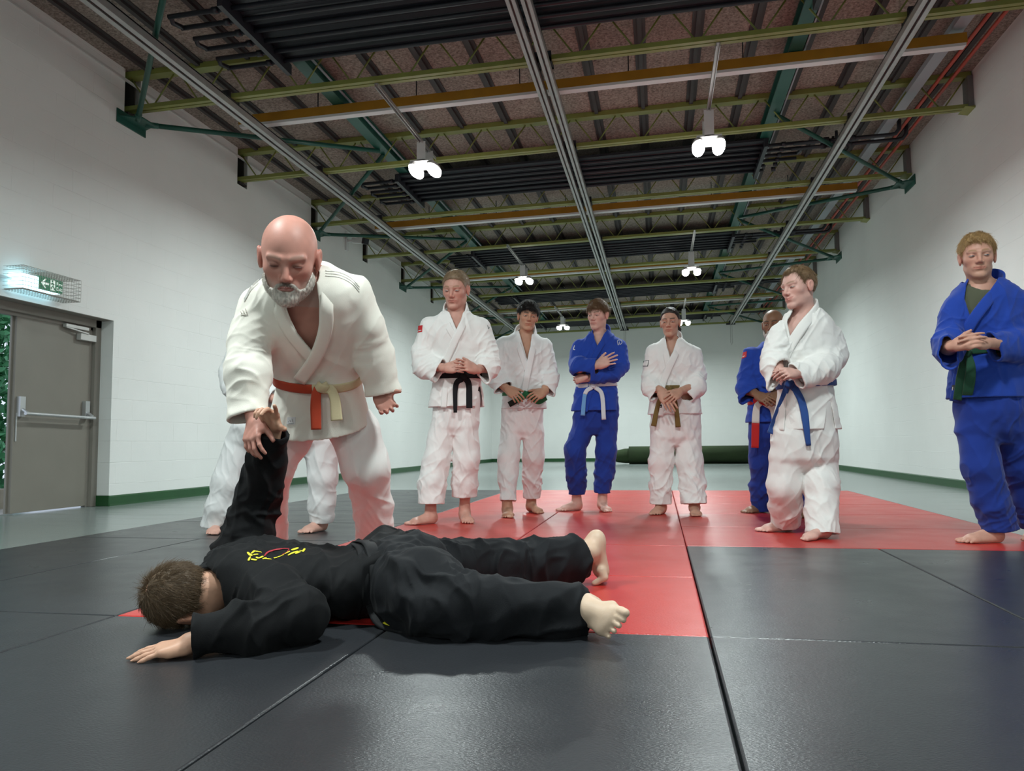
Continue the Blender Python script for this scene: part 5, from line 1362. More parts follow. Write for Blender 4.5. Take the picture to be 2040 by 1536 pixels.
BOY = dict(key='boy', seed=31, D=6.30, label='dark haired youth in white holding his dark green belt with both hands',
  head=(1052, 602, 660, 8, 6, 7), skin=(0.52, 0.30, 0.20), face=dict(brow=(0.015, 0.011, 0.01), browt=0.007, iris=(0.02, 0.012, 0.008), jaw=0.94, hs=0.98, open=0.8, wide=0.97),
  hair=dict(th=0.010, top=0.018, line=[(-0.13, -0.05), (-0.09, -0.055), (-0.05, -0.035), (-0.02, 0.005), (0.012, 0.0), (0.03, 0.015), (0.05, 0.038), (0.075, 0.046), (0.14, 0.05)], col=(0.014, 0.011, 0.010), amp=0.010, freq=75, len=0.033, sides=0.3, n=6000, lift=0.5, mess=1.5, rad_mm=0.8, grav=0.35), gi=(0.78, 0.79, 0.79), gi2=(0.85, 0.835, 0.83),
  neck=((1048, 677, 0.01), (1051, 656, 0), 14),
  torso=[(662, 1027, 1066, 0.95, 0.02), (671, 1010, 1077, 0.7, 0.02), (684, 999, 1087, 0.56, 0.01), (705, 996, 1089, 0.55), (740, 1002, 1086, 0.56), (775, 1003, 1085, 0.6), (795, 1001, 1087, 0.62), (818, 997, 1090, 0.64)],
  arms=[dict(cuff=(1016, 764, 988, 783), pts=[(1003, 690, 18, 0.01), (993, 735, 18, 0.0), (992, 757, 20, -0.03), (1003, 772, 19, -0.10)], hand_w=(1015, 781, -0.15)),
        dict(cuff=(1083, 771, 1103, 789), pts=[(1083, 691, 17, 0.01), (1092, 735, 17, 0.0), (1093, 757, 18, -0.03), (1089, 775, 18, -0.09)], hand_w=(1083, 783, -0.13))],
  hands=[dict(w=(1012, 774, -0.15), to=(1030, 790, -0.215), n=(-0.2, -1, 0.5), side=-1, len=46, curl=(25, 28, 30, 32)),
         dict(w=(1084, 780, -0.14), to=(1064, 790, -0.215), n=(0.2, -1, 0.45), side=1, len=46, curl=(28, 30, 34, 36))],
  V=[(1032, 652), (1052, 722), (1061, 652)],
  lapels=[dict(w=12, pts=[(1047, 646, 0.052), (1032, 653, 0.05), (1026, 666, -0.02), (1034, 690), (1050, 738)]),
          dict(w=13, pts=[(1047, 646, 0.052), (1062, 652, 0.05), (1065, 666, -0.02), (1061, 695), (1055, 725), (1048, 760), (1040, 808)])],
  front=[(1046, 790), (1040, 800), (1036, 817)], slits=[],
  pelvis=[(790, 1003, 1084, 0.6), (835, 999, 1083, 0.6), (860, 1002, 1080, 0.6), (871.8, 1010.8, 1071.2, 0.5)],
  legs=[[(1018, 860, 21, 0), (1014, 910, 21, -0.03), (1012, 960, 18, -0.03), (1011, 998, 14, -0.03)], [(1063, 860, 20.5, 0), (1062, 910, 20, 0.04), (1060, 955, 18, 0.12), (1059, 992, 17, 0.2)]],
  feet=[dict(heel=(1012, 1015), toe=(1012, 1033), ank=(1012, 1004, -0.02), big=1), dict(heel=(1044, 1012), toe=(1080, 1024), ank=(1048, 1000, 0.2), big=-1)],
  belt=dict(y=786, w=11, cols=[(0.02, 0.16, 0.06), (0.02, 0.025, 0.02), (0.55, 0.55, 0.5)], knot=(1049, 786), tilt=0.06, ends=[dict(pts=[(1046, 788), (1034, 795), (1014, 806)], segs=[(0, 0.6, 0), (0.6, 1, 1)], hang=False, off=0.03), dict(pts=[(1056, 788), (1072, 800), (1088, 792)], hang=False)]))
BLUE = dict(key='blueboy', seed=51, D=6.47, label='fair skinned youth in blue with folded arms and a pale blue and white belt',
  head=(1191, 600, 656, -26, 8, 3), skin=(0.66, 0.42, 0.35), face=dict(brow=(0.16, 0.09, 0.05), iris=(0.05, 0.06, 0.07), jaw=0.94, hs=1.0, open=0.65, gaze=(-5, -15)),
  hair=dict(th=0.010, top=0.016, line=[(-0.13, -0.06), (-0.09, -0.06), (-0.05, -0.04), (-0.02, 0.0), (0.012, -0.005), (0.03, 0.012), (0.05, 0.040), (0.075, 0.048), (0.14, 0.05)], col=(0.15, 0.085, 0.042), amp=0.005, freq=110, flow=(0.5, 1, -0.3), len=0.045, n=6500, lift=0.22, mess=0.7, rad_mm=0.7, grav=0.2, comb=(-0.5, 0.8, -0.1), rad=0.7), gi=GI_B, gi2=GI_B2,
  neck=((1193, 676, 0.01), (1193, 652, 0), 14),
  torso=[(660, 1178, 1214, 0.95, 0.02), (672, 1164, 1228, 0.7, 0.02), (685, 1154, 1236, 0.56, 0.01), (710, 1149, 1238, 0.56), (740, 1148, 1234, 0.58), (767, 1151, 1227, 0.6), (790, 1144, 1230, 0.62), (822, 1137, 1237, 0.66)],
  arms=[dict(cuff=(1189, 717, 1187, 742), pts=[(1158, 692, 17, 0.01), (1150, 724, 17, -0.04), (1154, 731, 17, -0.13), (1189, 728, 14, -0.20)], hand_w=(1196, 726, -0.21)),
        dict(pts=[(1231, 692, 17, 0.01), (1236, 728, 17, -0.02), (1222, 746, 16, -0.10), (1172, 748, 14, -0.14)], hand_w=(1157, 756, -0.12))],
  hands=[dict(w=(1190, 728, -0.205), to=(1212, 718, -0.225), n=(0.1, -1, 0.3), side=-1, len=46, curl=(10, 12, 14, 16), spread=9, thumb=(30, 0)),
         dict(w=(1164, 752, -0.14), to=(1146, 757, -0.11), n=(-0.3, -1, 0.2), side=1, len=36, curl=(50, 55, 60, 60))],
  V=[(1182, 656), (1188, 695), (1209, 653)],
  lapels=[dict(w=11, pts=[(1192, 648, 0.052), (1184, 655, 0.05), (1179, 668, -0.02), (1183, 685), (1189, 702)]),
          dict(w=12, pts=[(1192, 648, 0.052), (1208, 652, 0.05), (1213, 662, -0.01), (1201, 682), (1190, 700), (1179, 722), (1172, 750)])],
  front=[(1178, 776), (1172, 795), (1166, 820)], slits=[([(1231, 790), (1235, 790), (1242, 832), (1226, 832)], 0.05)],
  pelvis=[(790, 1150, 1230, 0.6), (830, 1142, 1232, 0.6), (852, 1144, 1227, 0.6), (864.5, 1153.5, 1217.5, 0.5)],
  legs=[[(1161, 850, 21, 0), (1145, 900, 21, -0.05), (1147, 945, 19, -0.01), (1149, 984, 16, 0.02)], [(1210, 850, 21, 0), (1207, 900, 20, -0.03), (1204, 945, 18, 0), (1201, 982, 15, 0.02)]],
  feet=[dict(heel=(1163, 1014), toe=(1112, 1019), ank=(1156, 990, 0.03), big=-1), dict(heel=(1188, 1011), toe=(1213, 1021), ank=(1195, 988, 0.06), big=-1)],
  belt=dict(y=768, w=8.5, cols=[(0.66, 0.70, 0.74), (0.16, 0.36, 0.68)], knot=(1182, 769), tilt=-0.06, ends=[dict(pts=[(1180, 771), (1166, 784), (1161, 828)], segs=[(0, 0.35, 0), (0.35, 1, 1)], w=[1, 0.9, 1]), dict(pts=[(1185, 771), (1199, 786), (1203, 836)])]))
WOMAN = dict(key='woman', seed=71, D=6.17, label='dark haired woman in white with an olive brown belt, wrists crossed in front',
  head=(1335, 615, 671, -8, 4, 0), skin=(0.55, 0.32, 0.23), face=dict(brow=(0.03, 0.02, 0.015), iris=(0.03, 0.018, 0.01), jaw=0.88, hs=1.02, wide=0.94, open=0.9, neckw=0.85),
  hair=dict(th=0.005, top=0.007, len=0.05, n=5000, lift=0.03, mess=0.2, jit=0.05, comb=(0.1, -1, -0.25), rad_mm=0.6, grav=0.05, line=[(-0.13, -0.052), (-0.09, -0.052), (-0.05, -0.05), (-0.02, 0.0), (0.012, 0.01), (0.03, 0.03), (0.048, 0.060), (0.07, 0.074), (0.12, 0.082)], col=(0.022, 0.015, 0.012), amp=0.004, flow=(0, 1, 0.7), after=[((0.02, -0.10, -0.0), (0.045, -0.115, -0.05), 0.028, 0.024), ((0.045, -0.115, -0.05), (0.05, -0.10, -0.11), 0.024, 0.012)]), gi=(0.85, 0.84, 0.825),
  neck=((1339, 694, 0.01), (1338, 668, 0), 12.5),
  torso=[(675, 1321, 1358, 0.95, 0.02), (685, 1306, 1374, 0.7, 0.02), (698, 1297, 1388, 0.56, 0.01), (725, 1293, 1391, 0.56), (755, 1298, 1388, 0.58), (775, 1299, 1388, 0.6), (800, 1294, 1393, 0.6), (829, 1289, 1399, 0.62)],
  arms=[dict(cuff=(1319, 774, 1295, 799), pts=[(1303, 703, 18, 0.01), (1296, 748, 17, 0.0), (1297, 770, 18, -0.04), (1311, 786, 18, -0.12)], hand_w=(1322, 780, -0.18)),
        dict(cuff=(1355, 777, 1379, 797), pts=[(1380, 706, 18, 0.01), (1390, 748, 17, 0.0), (1387, 768, 18, -0.05), (1364, 785, 17, -0.13)], hand_w=(1350, 782, -0.18))],
  hands=[dict(w=(1317, 780, -0.18), to=(1330, 800, -0.225), n=(-0.1, -1, 0.35), side=-1, len=50, curl=(8, 8, 10, 12), thumb=(20, 10)),
         dict(w=(1354, 780, -0.18), to=(1336, 794, -0.255), n=(0.1, -1, 0.35), side=1, len=44, curl=(18, 22, 28, 32), thumb=(25, 10))],
  V=[(1326, 668), (1333, 722), (1351, 668)],
  lapels=[dict(w=13, pts=[(1339, 660, 0.052), (1329, 668, 0.05), (1322, 682, -0.02), (1326, 702), (1333, 735)]),
          dict(w=14, pts=[(1339, 660, 0.052), (1352, 667, 0.05), (1357, 681, -0.02), (1345, 706), (1333, 732), (1322, 760), (1316, 785)])],
  front=[(1326, 784), (1320, 805), (1316, 828)], slits=[], 
  pelvis=[(800, 1298, 1391, 0.6), (850, 1295, 1396, 0.6), (872, 1298, 1393, 0.6), (886.1, 1309.1, 1381.9, 0.5)],
  legs=[[(1318, 872, 24, 0), (1317, 920, 24, 0), (1316, 965, 21, 0), (1317, 1004, 20, 0)], [(1371, 872, 25, 0), (1374, 920, 25, 0), (1379, 965, 24, 0), (1383, 1004, 24, 0)]],
  feet=[dict(heel=(1333, 1019), toe=(1302, 1027), ank=(1327, 1008, 0.05), big=-1), dict(heel=(1373, 1021), toe=(1389, 1030), ank=(1376, 1008, 0.04), big=-1)],
  belt=dict(y=774, w=9.5, cols=[(0.17, 0.105, 0.03)], knot=(1334, 776), ends=[dict(pts=[(1330, 779), (1313, 800), (1302, 849)], w=[0.9, 0.9, 1.15], hang=False), dict(pts=[(1338, 779), (1346, 805), (1351, 851)], w=[0.9, 0.9, 1.1], hang=False)]))
BALD = dict(key='bald', seed=91, D=6.03, label='bald man in blue with white beard, half hidden behind the smiling man in white',
  head=(1540, 618, 676, -12, 6, 0), skin=(0.25, 0.135, 0.08), face=dict(brow=(0.03, 0.02, 0.015), iris=(0.02, 0.012, 0.01), hs=1.02, open=0.7, lip=(0.20, 0.08, 0.06)),
  beard=dict(th=0.004, col=(0.55, 0.53, 0.50), wide=1.0), gi=GI_B, gi2=GI_B2,
  neck=((1541, 695, 0.01), (1541, 670, 0), 14),
  torso=[(680, 1523, 1560, 0.95, 0.02), (691, 1506, 1577, 0.7, 0.02), (704, 1496, 1590, 0.56, 0.01), (730, 1492, 1594, 0.56), (765, 1494, 1592, 0.6), (798, 1493, 1592, 0.64), (820, 1490, 1595, 0.64), (845, 1487, 1598, 0.66)],
  arms=[dict(cuff=(1509, 778, 1476, 802), pts=[(1498, 708, 18, 0.01), (1489, 755, 18, 0.0), (1489, 775, 19, -0.03), (1500, 787, 18, -0.09)], hand_w=(1512, 788, -0.15)),
        dict(pts=[(1588, 708, 18, 0.01), (1594, 752, 18, 0.0), (1588, 775, 18, -0.05), (1563, 784, 17, -0.12)], hand_w=(1548, 788, -0.16))],
  hands=[dict(w=(1507, 786, -0.15), to=(1527, 796, -0.22), n=(-0.1, -1, 0.4), side=-1, len=46, curl=(10, 14, 18, 20)),
         dict(w=(1553, 787, -0.15), to=(1533, 800, -0.24), n=(0.1, -1, 0.4), side=1, len=46, curl=(12, 16, 22, 24))],
  V=[(1529, 676), (1535, 708), (1553, 676)],
  lapels=[dict(w=12, pts=[(1541, 668, 0.052), (1529, 675, 0.05), (1524, 688, -0.02), (1529, 708), (1536, 722)]),
          dict(w=13, pts=[(1541, 668, 0.052), (1556, 674, 0.05), (1560, 688, -0.02), (1548, 712), (1534, 740), (1524, 772)])],
  slits=[], pelvis=[(815, 1496, 1590, 0.6), (850, 1493, 1597, 0.6), (872, 1496, 1595, 0.6), (886.7, 1507.7, 1583.3, 0.5)],
  legs=[[(1517, 872, 24, 0), (1517, 920, 23, 0), (1517, 970, 21, 0), (1517, 1016, 20, 0)], [(1573, 872, 24, 0), (1582, 920, 22, 0), (1592, 970, 20, 0), (1600, 1015, 19, 0)]],
  feet=[dict(heel=(1518, 1022), toe=(1482, 1023), ank=(1515, 1012, 0.0), big=-1), dict(heel=(1596, 1022), toe=(1604, 1033), ank=(1599, 1010, 0.0), big=-1)],
  belt=dict(y=800, w=13, cols=[(0.50, 0.02, 0.02), (0.68, 0.66, 0.62)], knot=(1520, 800), ends=[dict(pts=[(1516, 803), (1507, 815), (1504, 892)], segs=[(0, 0.48, 1), (0.48, 1, 0)], w=[0.9, 1.1, 1.15, 1.1]), dict(pts=[(1526, 804), (1541, 818), (1550, 880)], segs=[(0, 0.5, 1), (0.5, 1, 0)])]))
SMILE = dict(key='smile', seed=111, D=4.68, label='smiling man in white with a blue belt, turned towards the demonstration',
  head=(1590, 534, 613, -42, 6, -4), skin=(0.66, 0.42, 0.36), face=dict(brow=(0.24, 0.14, 0.08), browa=0.7, iris=(0.05, 0.05, 0.05), smile=1.0, hs=1.04, open=0.8, gaze=(-8, -6), jaw=0.96),
  hair=dict(th=0.006, top=0.009, len=0.030, n=6500, lift=0.18, mess=0.6, rad_mm=0.6, recede=0.028, line=[(-0.13, -0.075), (-0.09, -0.052), (-0.05, -0.05), (-0.02, 0.0), (0.012, -0.02), (0.03, 0.015), (0.048, 0.062), (0.07, 0.076), (0.12, 0.084)], col=(0.17, 0.105, 0.055), amp=0.006, flow=(0.3, 1, 0.2), freq=130), gi=(0.84, 0.825, 0.80), gi2=(0.79, 0.775, 0.755), h=0.0050,
  neck=((1605, 640, 0.01), (1603, 608, 0), 21),
  torso=[(617, 1575, 1634, 0.9, 0.02), (632, 1560, 1653, 0.7, 0.02), (650, 1552, 1664, 0.62, 0.01), (690, 1548, 1668, 0.62), (735, 1551, 1663, 0.64), (768, 1553, 1658, 0.68), (800, 1549, 1664, 0.7), (860, 1542, 1672, 0.74)],
  arms=[dict(cuff=(1552, 742, 1534, 776), pts=[(1559, 668, 27, 0.0), (1545, 708, 25, -0.04), (1544, 733, 25, -0.10), (1556, 752, 21, -0.145)], hand_w=(1560, 746, -0.20)),
        dict(cuff=(1576, 730, 1598, 772), pts=[(1651, 671, 27, 0.03), (1659, 708, 27, 0.0), (1640, 733, 27, -0.10), (1589, 750, 22, -0.19)], hand_w=(1580, 746, -0.21))],
  hands=[dict(w=(1571, 744, -0.20), to=(1554, 748, -0.235), n=(-0.6, -1, 0.2), side=1, len=46, curl=(45, 50, 55, 55), thumb=(30, 40)),
         dict(w=(1585, 743, -0.22), to=(1562, 742, -0.265), n=(-0.1, -1, 0.55), side=1, len=52, curl=(40, 45, 50, 55), thumb=(20, 40))],
  V=[(1578, 612), (1562, 640), (1571, 683), (1622, 612)],
  lapels=[dict(w=17, pts=[(1610, 602, 0.07), (1592, 606, 0.05), (1572, 624, -0.03), (1563, 650), (1573, 700)]),
          dict(w=20, pts=[(1610, 602, 0.07), (1625, 606, 0.04), (1622, 622, -0.05), (1596, 655), (1573, 693), (1561, 730), (1556, 765)])],
  front=[(1564, 772), (1560, 810), (1556, 858)], slits=[([(1650, 800), (1654, 800), (1668, 870), (1640, 870)], 0.0)],
  pelvis=[(800, 1550, 1660, 0.7), (880, 1536, 1667, 0.7), (915, 1536, 1664, 0.7), (933.8, 1551.8, 1648.2, 0.5)],
  legs=[[(1567, 915, 34, 0), (1562, 965, 33, -0.04), (1564, 1010, 30, -0.02), (1566, 1046, 29, 0.0)], [(1634, 915, 33, 0.02), (1636, 965, 31, -0.02), (1637, 1015, 28, -0.02), (1638, 1063, 27, -0.02)]],
  feet=[dict(heel=(1586, 1062), toe=(1508, 1060), ank=(1572, 1048, 0.13), big=-1), dict(heel=(1633, 1062), toe=(1596, 1078), ank=(1630, 1054, 0.0), big=1)],
  belt=dict(y=764, w=13, cols=[(0.022, 0.07, 0.26)], knot=(1574, 766), tilt=-0.06, double=True, ends=[dict(pts=[(1568, 770), (1558, 800), (1535, 864)], w=[0.9, 1.0, 1.1], hang=False), dict(pts=[(1582, 770), (1600, 810), (1611, 888)], w=[1, 1.1, 0.7])]))
RIGHT = dict(key='right', seed=131, D=4.25, label='fair haired man in blue with a green belt at the right edge, looking aside',
  head=(1947, 468, 556, 6, 6, 0), skin=(0.58, 0.33, 0.25), face=dict(brow=(0.28, 0.17, 0.08), browa=0.7, iris=(0.05, 0.08, 0.12), hs=1.0, open=0.8, gaze=(28, 3), jaw=1.02, stub=(0.35, (0.36, 0.22, 0.14))),
  hair=dict(th=0.006, top=0.012, line=LINE_SHORT, col=(0.36, 0.225, 0.10), amp=0.006, freq=120, len=0.026, n=7000, lift=0.5, mess=1.8, rad_mm=0.7), gi=GI_B, gi2=GI_B2, h=0.0050,
  neck=((1954, 580, 0.01), (1952, 552, 0), 25),
  torso=[(560, 1924, 1990, 0.95, 0.02), (576, 1904, 2016, 0.75, 0.02), (596, 1895, 2046, 0.6, 0.01), (640, 1893, 2052, 0.58), (690, 1902, 2042, 0.6), (705, 1902, 2038, 0.62), (740, 1898, 2040, 0.64), (798, 1891, 2044, 0.68)],
  arms=[dict(cuff=(1886, 668, 1893, 734), pts=[(1908, 612, 27, 0.0), (1890, 668, 26, -0.03), (1890, 690, 28, -0.09), (1904, 702, 24, -0.17)], hand_w=(1908, 688, -0.23)),
        dict(cuff=(1968, 662, 1986, 716), pts=[(2040, 612, 28, 0.0), (2052, 668, 28, -0.02), (2030, 690, 29, -0.10), (1984, 690, 25, -0.20)], hand_w=(1966, 683, -0.24))],
  hands=[dict(w=(1900, 688, -0.22), to=(1926, 681, -0.265), n=(-0.2, -1, 0.3), side=-1, len=62, curl=(20, 24, 28, 32), thumb=(30, 10)),
         dict(w=(1966, 683, -0.245), to=(1936, 678, -0.29), n=(0.1, -1, 0.45), side=1, len=66, curl=(22, 26, 32, 36), thumb=(20, 10))],
  V=[(1928, 558), (1921, 600), (1931, 634), (1945, 620), (1992, 548)],
  lapels=[dict(w=17, pts=[(1958, 548, 0.06), (1938, 552, 0.06), (1919, 576, -0.01), (1916, 606), (1930, 650)]),
          dict(w=21, pts=[(1958, 548, 0.06), (1984, 546, 0.04), (1996, 560, -0.02), (1966, 600), (1937, 640), (1916, 680), (1910, 705)])],
  tee=(0.095, 0.10, 0.065), teeneck=(1952, 581, -0.09), front=[(1916, 710), (1906, 750), (1900, 798)], slits=[], pelvis=[(740, 1905, 2035, 0.6), (820, 1907, 2044, 0.7), (860, 1911, 2049, 0.6), (880.2, 1928.2, 2031.8, 0.5)],
  legs=[[(1944, 862, 36, 0), (1957, 930, 34, -0.02), (1975, 1000, 32, 0.0), (1992, 1056, 30, 0.03)], [(2016, 862, 36, 0), (2034, 930, 33, 0.06), (2056, 1000, 31, 0.12), (2068, 1050, 30, 0.18)]],
  feet=[dict(heel=(2017, 1081), toe=(1910, 1082), ank=(2001, 1066, 0.2), big=-1), dict(heel=(2080, 1075), toe=(2050, 1080), ank=(2070, 1060, 0.2), big=-1)],
  belt=dict(y=700, w=15, cols=[(0.018, 0.085, 0.045)], knot=(1926, 702), tilt=-0.03, ends=[dict(pts=[(1923, 706), (1917, 740), (1907, 797)], w=[0.9, 1.2, 1.0], hang=False), dict(pts=[(1928, 706), (1934, 740), (1922, 815)], w=[0.9, 1.3, 1.1], hang=False)]))
HID = dict(key='hidden', fold=0.7, seed=151, D=5.10, label='person in white mostly hidden behind the bearded instructor, only sleeve and legs showing',
  head=(560, 570, 650, -10, 5, 0), skin=(0.62, 0.38, 0.31), face=dict(brow=(0.1, 0.06, 0.04)), hair=dict(th=0.008, line=LINE_SHORT, col=(0.03, 0.02, 0.015)), gi=(0.78, 0.79, 0.79), gi2=(0.78, 0.785, 0.785),
  neck=((560, 676, 0.01), (560, 650, 0), 19),
  torso=[(658, 538, 584, 0.95, 0.02), (670, 515, 605, 0.7, 0.02), (690, 486, 625, 0.56), (730, 490, 632, 0.56), (775, 495, 628, 0.6), (800, 490, 632, 0.64), (852, 468, 652, 0.6)],
  arms=[dict(pts=[(480, 702, 26, 0.0), (462, 742, 25, 0.0), (466, 770, 25, -0.05), (548, 798, 23, -0.14)], hand_w=(565, 800, -0.2)), dict(pts=[(632, 702, 26, 0), (645, 755, 25, 0), (640, 785, 24, -0.05), (615, 800, 22, -0.14)], hand_w=(600, 795, -0.2))],
  hands=[dict(w=(566, 800, -0.18), to=(582, 802, -0.22), n=(0, -1, 0.3), side=-1, len=52), dict(w=(605, 790, -0.18), to=(580, 795, -0.24), n=(0, -1, 0.3), len=52)],
  slits=[], lapels=[dict(w=15, pts=[(560, 645, 0.08), (542, 655, 0.05), (545, 690), (575, 740), (580, 790)]), dict(w=15, pts=[(560, 645, 0.08), (580, 655, 0.05), (575, 690), (550, 740), (540, 790)])],
  V=[(545, 655), (560, 720), (576, 655)], pelvis=[(800, 490, 635, 0.6), (850, 462, 662, 0.6), (880, 461, 665, 0.5), (909.4, 487.4, 638.6, 0.4)],
  legs=[[(488, 880, 36, 0), (458, 960, 33, -0.02), (442, 1010, 30, -0.03), (431, 1050, 28, -0.02)], [(640, 880, 34, 0), (643, 950, 28, 0), (642, 1000, 25, 0.02), (640, 1040, 22, 0.05)]],
  feet=[dict(heel=(438, 1052), toe=(421, 1067), ank=(440, 1042, 0.0), big=1), dict(heel=(643, 1055), toe=(602, 1064), ank=(640, 1040, 0.05), big=-1)],
  belt=dict(y=786, w=13, cols=[(0.02, 0.02, 0.022)], knot=(560, 788), ends=[dict(pts=[(556, 792), (545, 840)])]))
M_patch = mat('red_patch', (0.55, 0.02, 0.025), 0.7); M_pw = mat('white_stitch', (0.75, 0.75, 0.75), 0.7); M_pk = mat('black_label', (0.02, 0.02, 0.025), 0.6); M_gs = mat('grey_stitch', (0.42, 0.43, 0.44), 0.7)
if want('tall'):
    g = figure(TALL); decal(g, [(833, 649), (842, 648), (841, 661), (832, 663)], M_patch, 'sleeve_patch'); stroke_decal(g, [[(834, 659), (840, 658)]], 0.006, M_pw, 'patch_lettering')
    stroke_decal(g, [[(971, 648), (973, 655), (975, 652)]], 0.0035, M_pk, 'sleeve_mark')
if want('boy'):
    g = figure(BOY); stroke_decal(g, [[(985, 689), (989, 687), (987, 702), (983, 703)], [(984, 696), (988, 695)]], 0.003, M_pk, 'sleeve_mark')
if want('blueboy'):
    g = figure(BLUE); stroke_decal(g, [[(1231, 688), (1230, 679), (1236, 678), (1239, 682), (1236, 686), (1233, 685)], [(1234, 681), (1232, 688)]], 0.0042, M_pw, 'sleeve_emblem'); stroke_decal(g, [[(1145, 688), (1143, 696), (1146, 697)]], 0.007, M_pw, 'sleeve_mark')
if want('woman'):
    g = figure(WOMAN); decal(g, [(1282, 719), (1293, 718), (1291, 730), (1281, 730)], M_pk, 'sleeve_patch'); decal(g, [(1283, 720), (1292, 719), (1290, 729), (1282, 729)], mat('patch_white', GI_W, 0.8), 'patch_face', off=0.0055)
    decal(g, [(1309, 806), (1319, 806), (1316, 827), (1307, 827)], M_pk, 'jacket_label'); stroke_decal(g, [[(1310, 810+4*i), (1317, 810+4*i)] for i in range(4)], 0.005, M_pw, 'label_lettering')
if want('bald'):
    g = figure(BALD); decal(g, [(1481, 702), (1488, 700), (1487, 711), (1478, 715)], M_patch, 'sleeve_patch'); stroke_decal(g, [[(1480, 711), (1484, 709)]], 0.008, M_pw, 'patch_mark')
if want('smile'): g = figure(SMILE)
if want('right'):
    g = figure(RIGHT)
    m = MB(); decal(g, [(1897, 766), (1904, 765), (1902, 794), (1895, 796)], M_pk, 'jacket_label'); stroke_decal(g, [[(1899, 771), (1898, 779)], [(1898, 783), (1897, 791)]], 0.006, M_pw, 'label_lettering')
if want('hidden'): figure(HID)
# ================================================================= THE TWO PEOPLE IN FRONT
INSTR = dict(key='instructor', fold=0.6, seed=201, D=3.10, lean=True, label='bald bearded man in cream white bending to grip a raised arm, red and cream belt',
  head=(576, 441, 585, -7, 30, 2, -0.29), skin=(0.53, 0.27, 0.215), face=dict(brow=(0.25, 0.17, 0.13), browa=0.55, iris=(0.03, 0.03, 0.03), hs=1.0, jaw=1.12, wide=1.03, open=0.32, gaze=(0, -25), sclera=(0.10, 0.05, 0.045), neckw=1.15, lip=(0.40, 0.16, 0.14), stub=(0.6, (0.42, 0.34, 0.30))),
  beard=dict(len=0.0065, th=0.0012, col=(0.52, 0.47, 0.42), dark=(0.10, 0.07, 0.055)), gi=(0.84, 0.80, 0.72), gi2=(0.86, 0.84, 0.815), h=0.0050,
  neck=((604, 600, -0.16), (592, 556, -0.24), 32),
  torso=[(528, 572, 648, 0.85, -0.19), (540, 552, 676, 0.75, -0.185), (556, 528, 702, 0.68, -0.175), (590, 503, 714, 0.62, -0.15), (640, 503, 713, 0.60, -0.10), (690, 514, 712, 0.60, -0.03), (730, 540, 713, 0.60, 0.03), (765, 552, 719, 0.62, 0.07), (805, 541, 731, 0.64, 0.09), (852, 527, 744, 0.66, 0.11)],
  hemt=-0.10,
  arms=[dict(rr=[0.40, 0.62, 0.40], cuff=(525, 823, 461, 841), pts=[(514, 612, 37, -0.14), (498, 680, 40, -0.20), (493, 745, 38, -0.28), (493, 826, 31, -0.35)], hand_w=(507, 842, -0.37)),
        dict(rr=[0.40, 0.62, 0.40], cuff=(736, 790, 793, 779), pts=[(704, 586, 38, -0.12), (729, 652, 38, -0.07), (744, 706, 36, -0.02), (764, 776, 27, 0.0)], hand_w=(758, 792, 0.01))],
  hands=[dict(w=(508, 838, -0.37), to=(503, 866, -0.405), n=(-0.45, -1, 0.1), side=-1, len=82, curl=(26, 28, 32, 34), spread=7, thumb=(45, 60)),
         dict(w=(757, 786, 0.01), to=(768, 804, -0.02), n=(-0.3, 1, 0.4), side=1, len=82, curl=(30, 34, 36, 40), spread=10, thumb=(55, 20))],
  V=[(562, 552), (566, 590), (576, 625), (594, 664), (625, 703), (636, 650), (635, 600), (628, 548)],
  lapels=[dict(w=24, pts=[(610, 548, -0.13), (574, 552, -0.15), (553, 575, -0.24), (556, 615), (574, 656), (600, 690), (620, 712)]),
          dict(w=26, pts=[(610, 548, -0.13), (638, 546, -0.16), (644, 562, -0.22), (649, 610), (648, 655), (630, 708), (598, 756)])],
  slits=[], pelvis=[(795, 548, 724, 0.62, 0.10), (838, 548, 750, 0.62, 0.14), (854, 556, 752, 0.60, 0.15), (868, 590, 735, 0.5, 0.15)],
  legs=[[(590, 856, 42, 0.14), (552, 938, 31, 0.13), (549, 1010, 26, 0.2), (550, 1096, 25, 0.25)], [(708, 862, 50, 0.14), (729, 930, 47, 0.12), (742, 1005, 42, 0.18), (749, 1094, 41, 0.22)]],
  feet=[dict(heel=(556, 1124), toe=(540, 1150), big=1), dict(heel=(752, 1122), toe=(776, 1146), big=-1)],
  belt=dict(y=752, cx=636, dz=0.055, w=20, cols=[(0.46, 0.055, 0.022), (0.62, 0.53, 0.33)], knot=(644, 768), kmi=1, kmi2=1, halves=[(100, 268, 0), (268, 460, 1)],
    ends=[dict(pts=[(632, 774), (629, 800), (630, 856)], w=[0.9, 1.05, 1.0], off=0.024), dict(pts=[(658, 772), (667, 795), (671, 838)], segs=[(0, 1, 1)], w=[0.9, 1.05, 1.15], off=0.024)]))
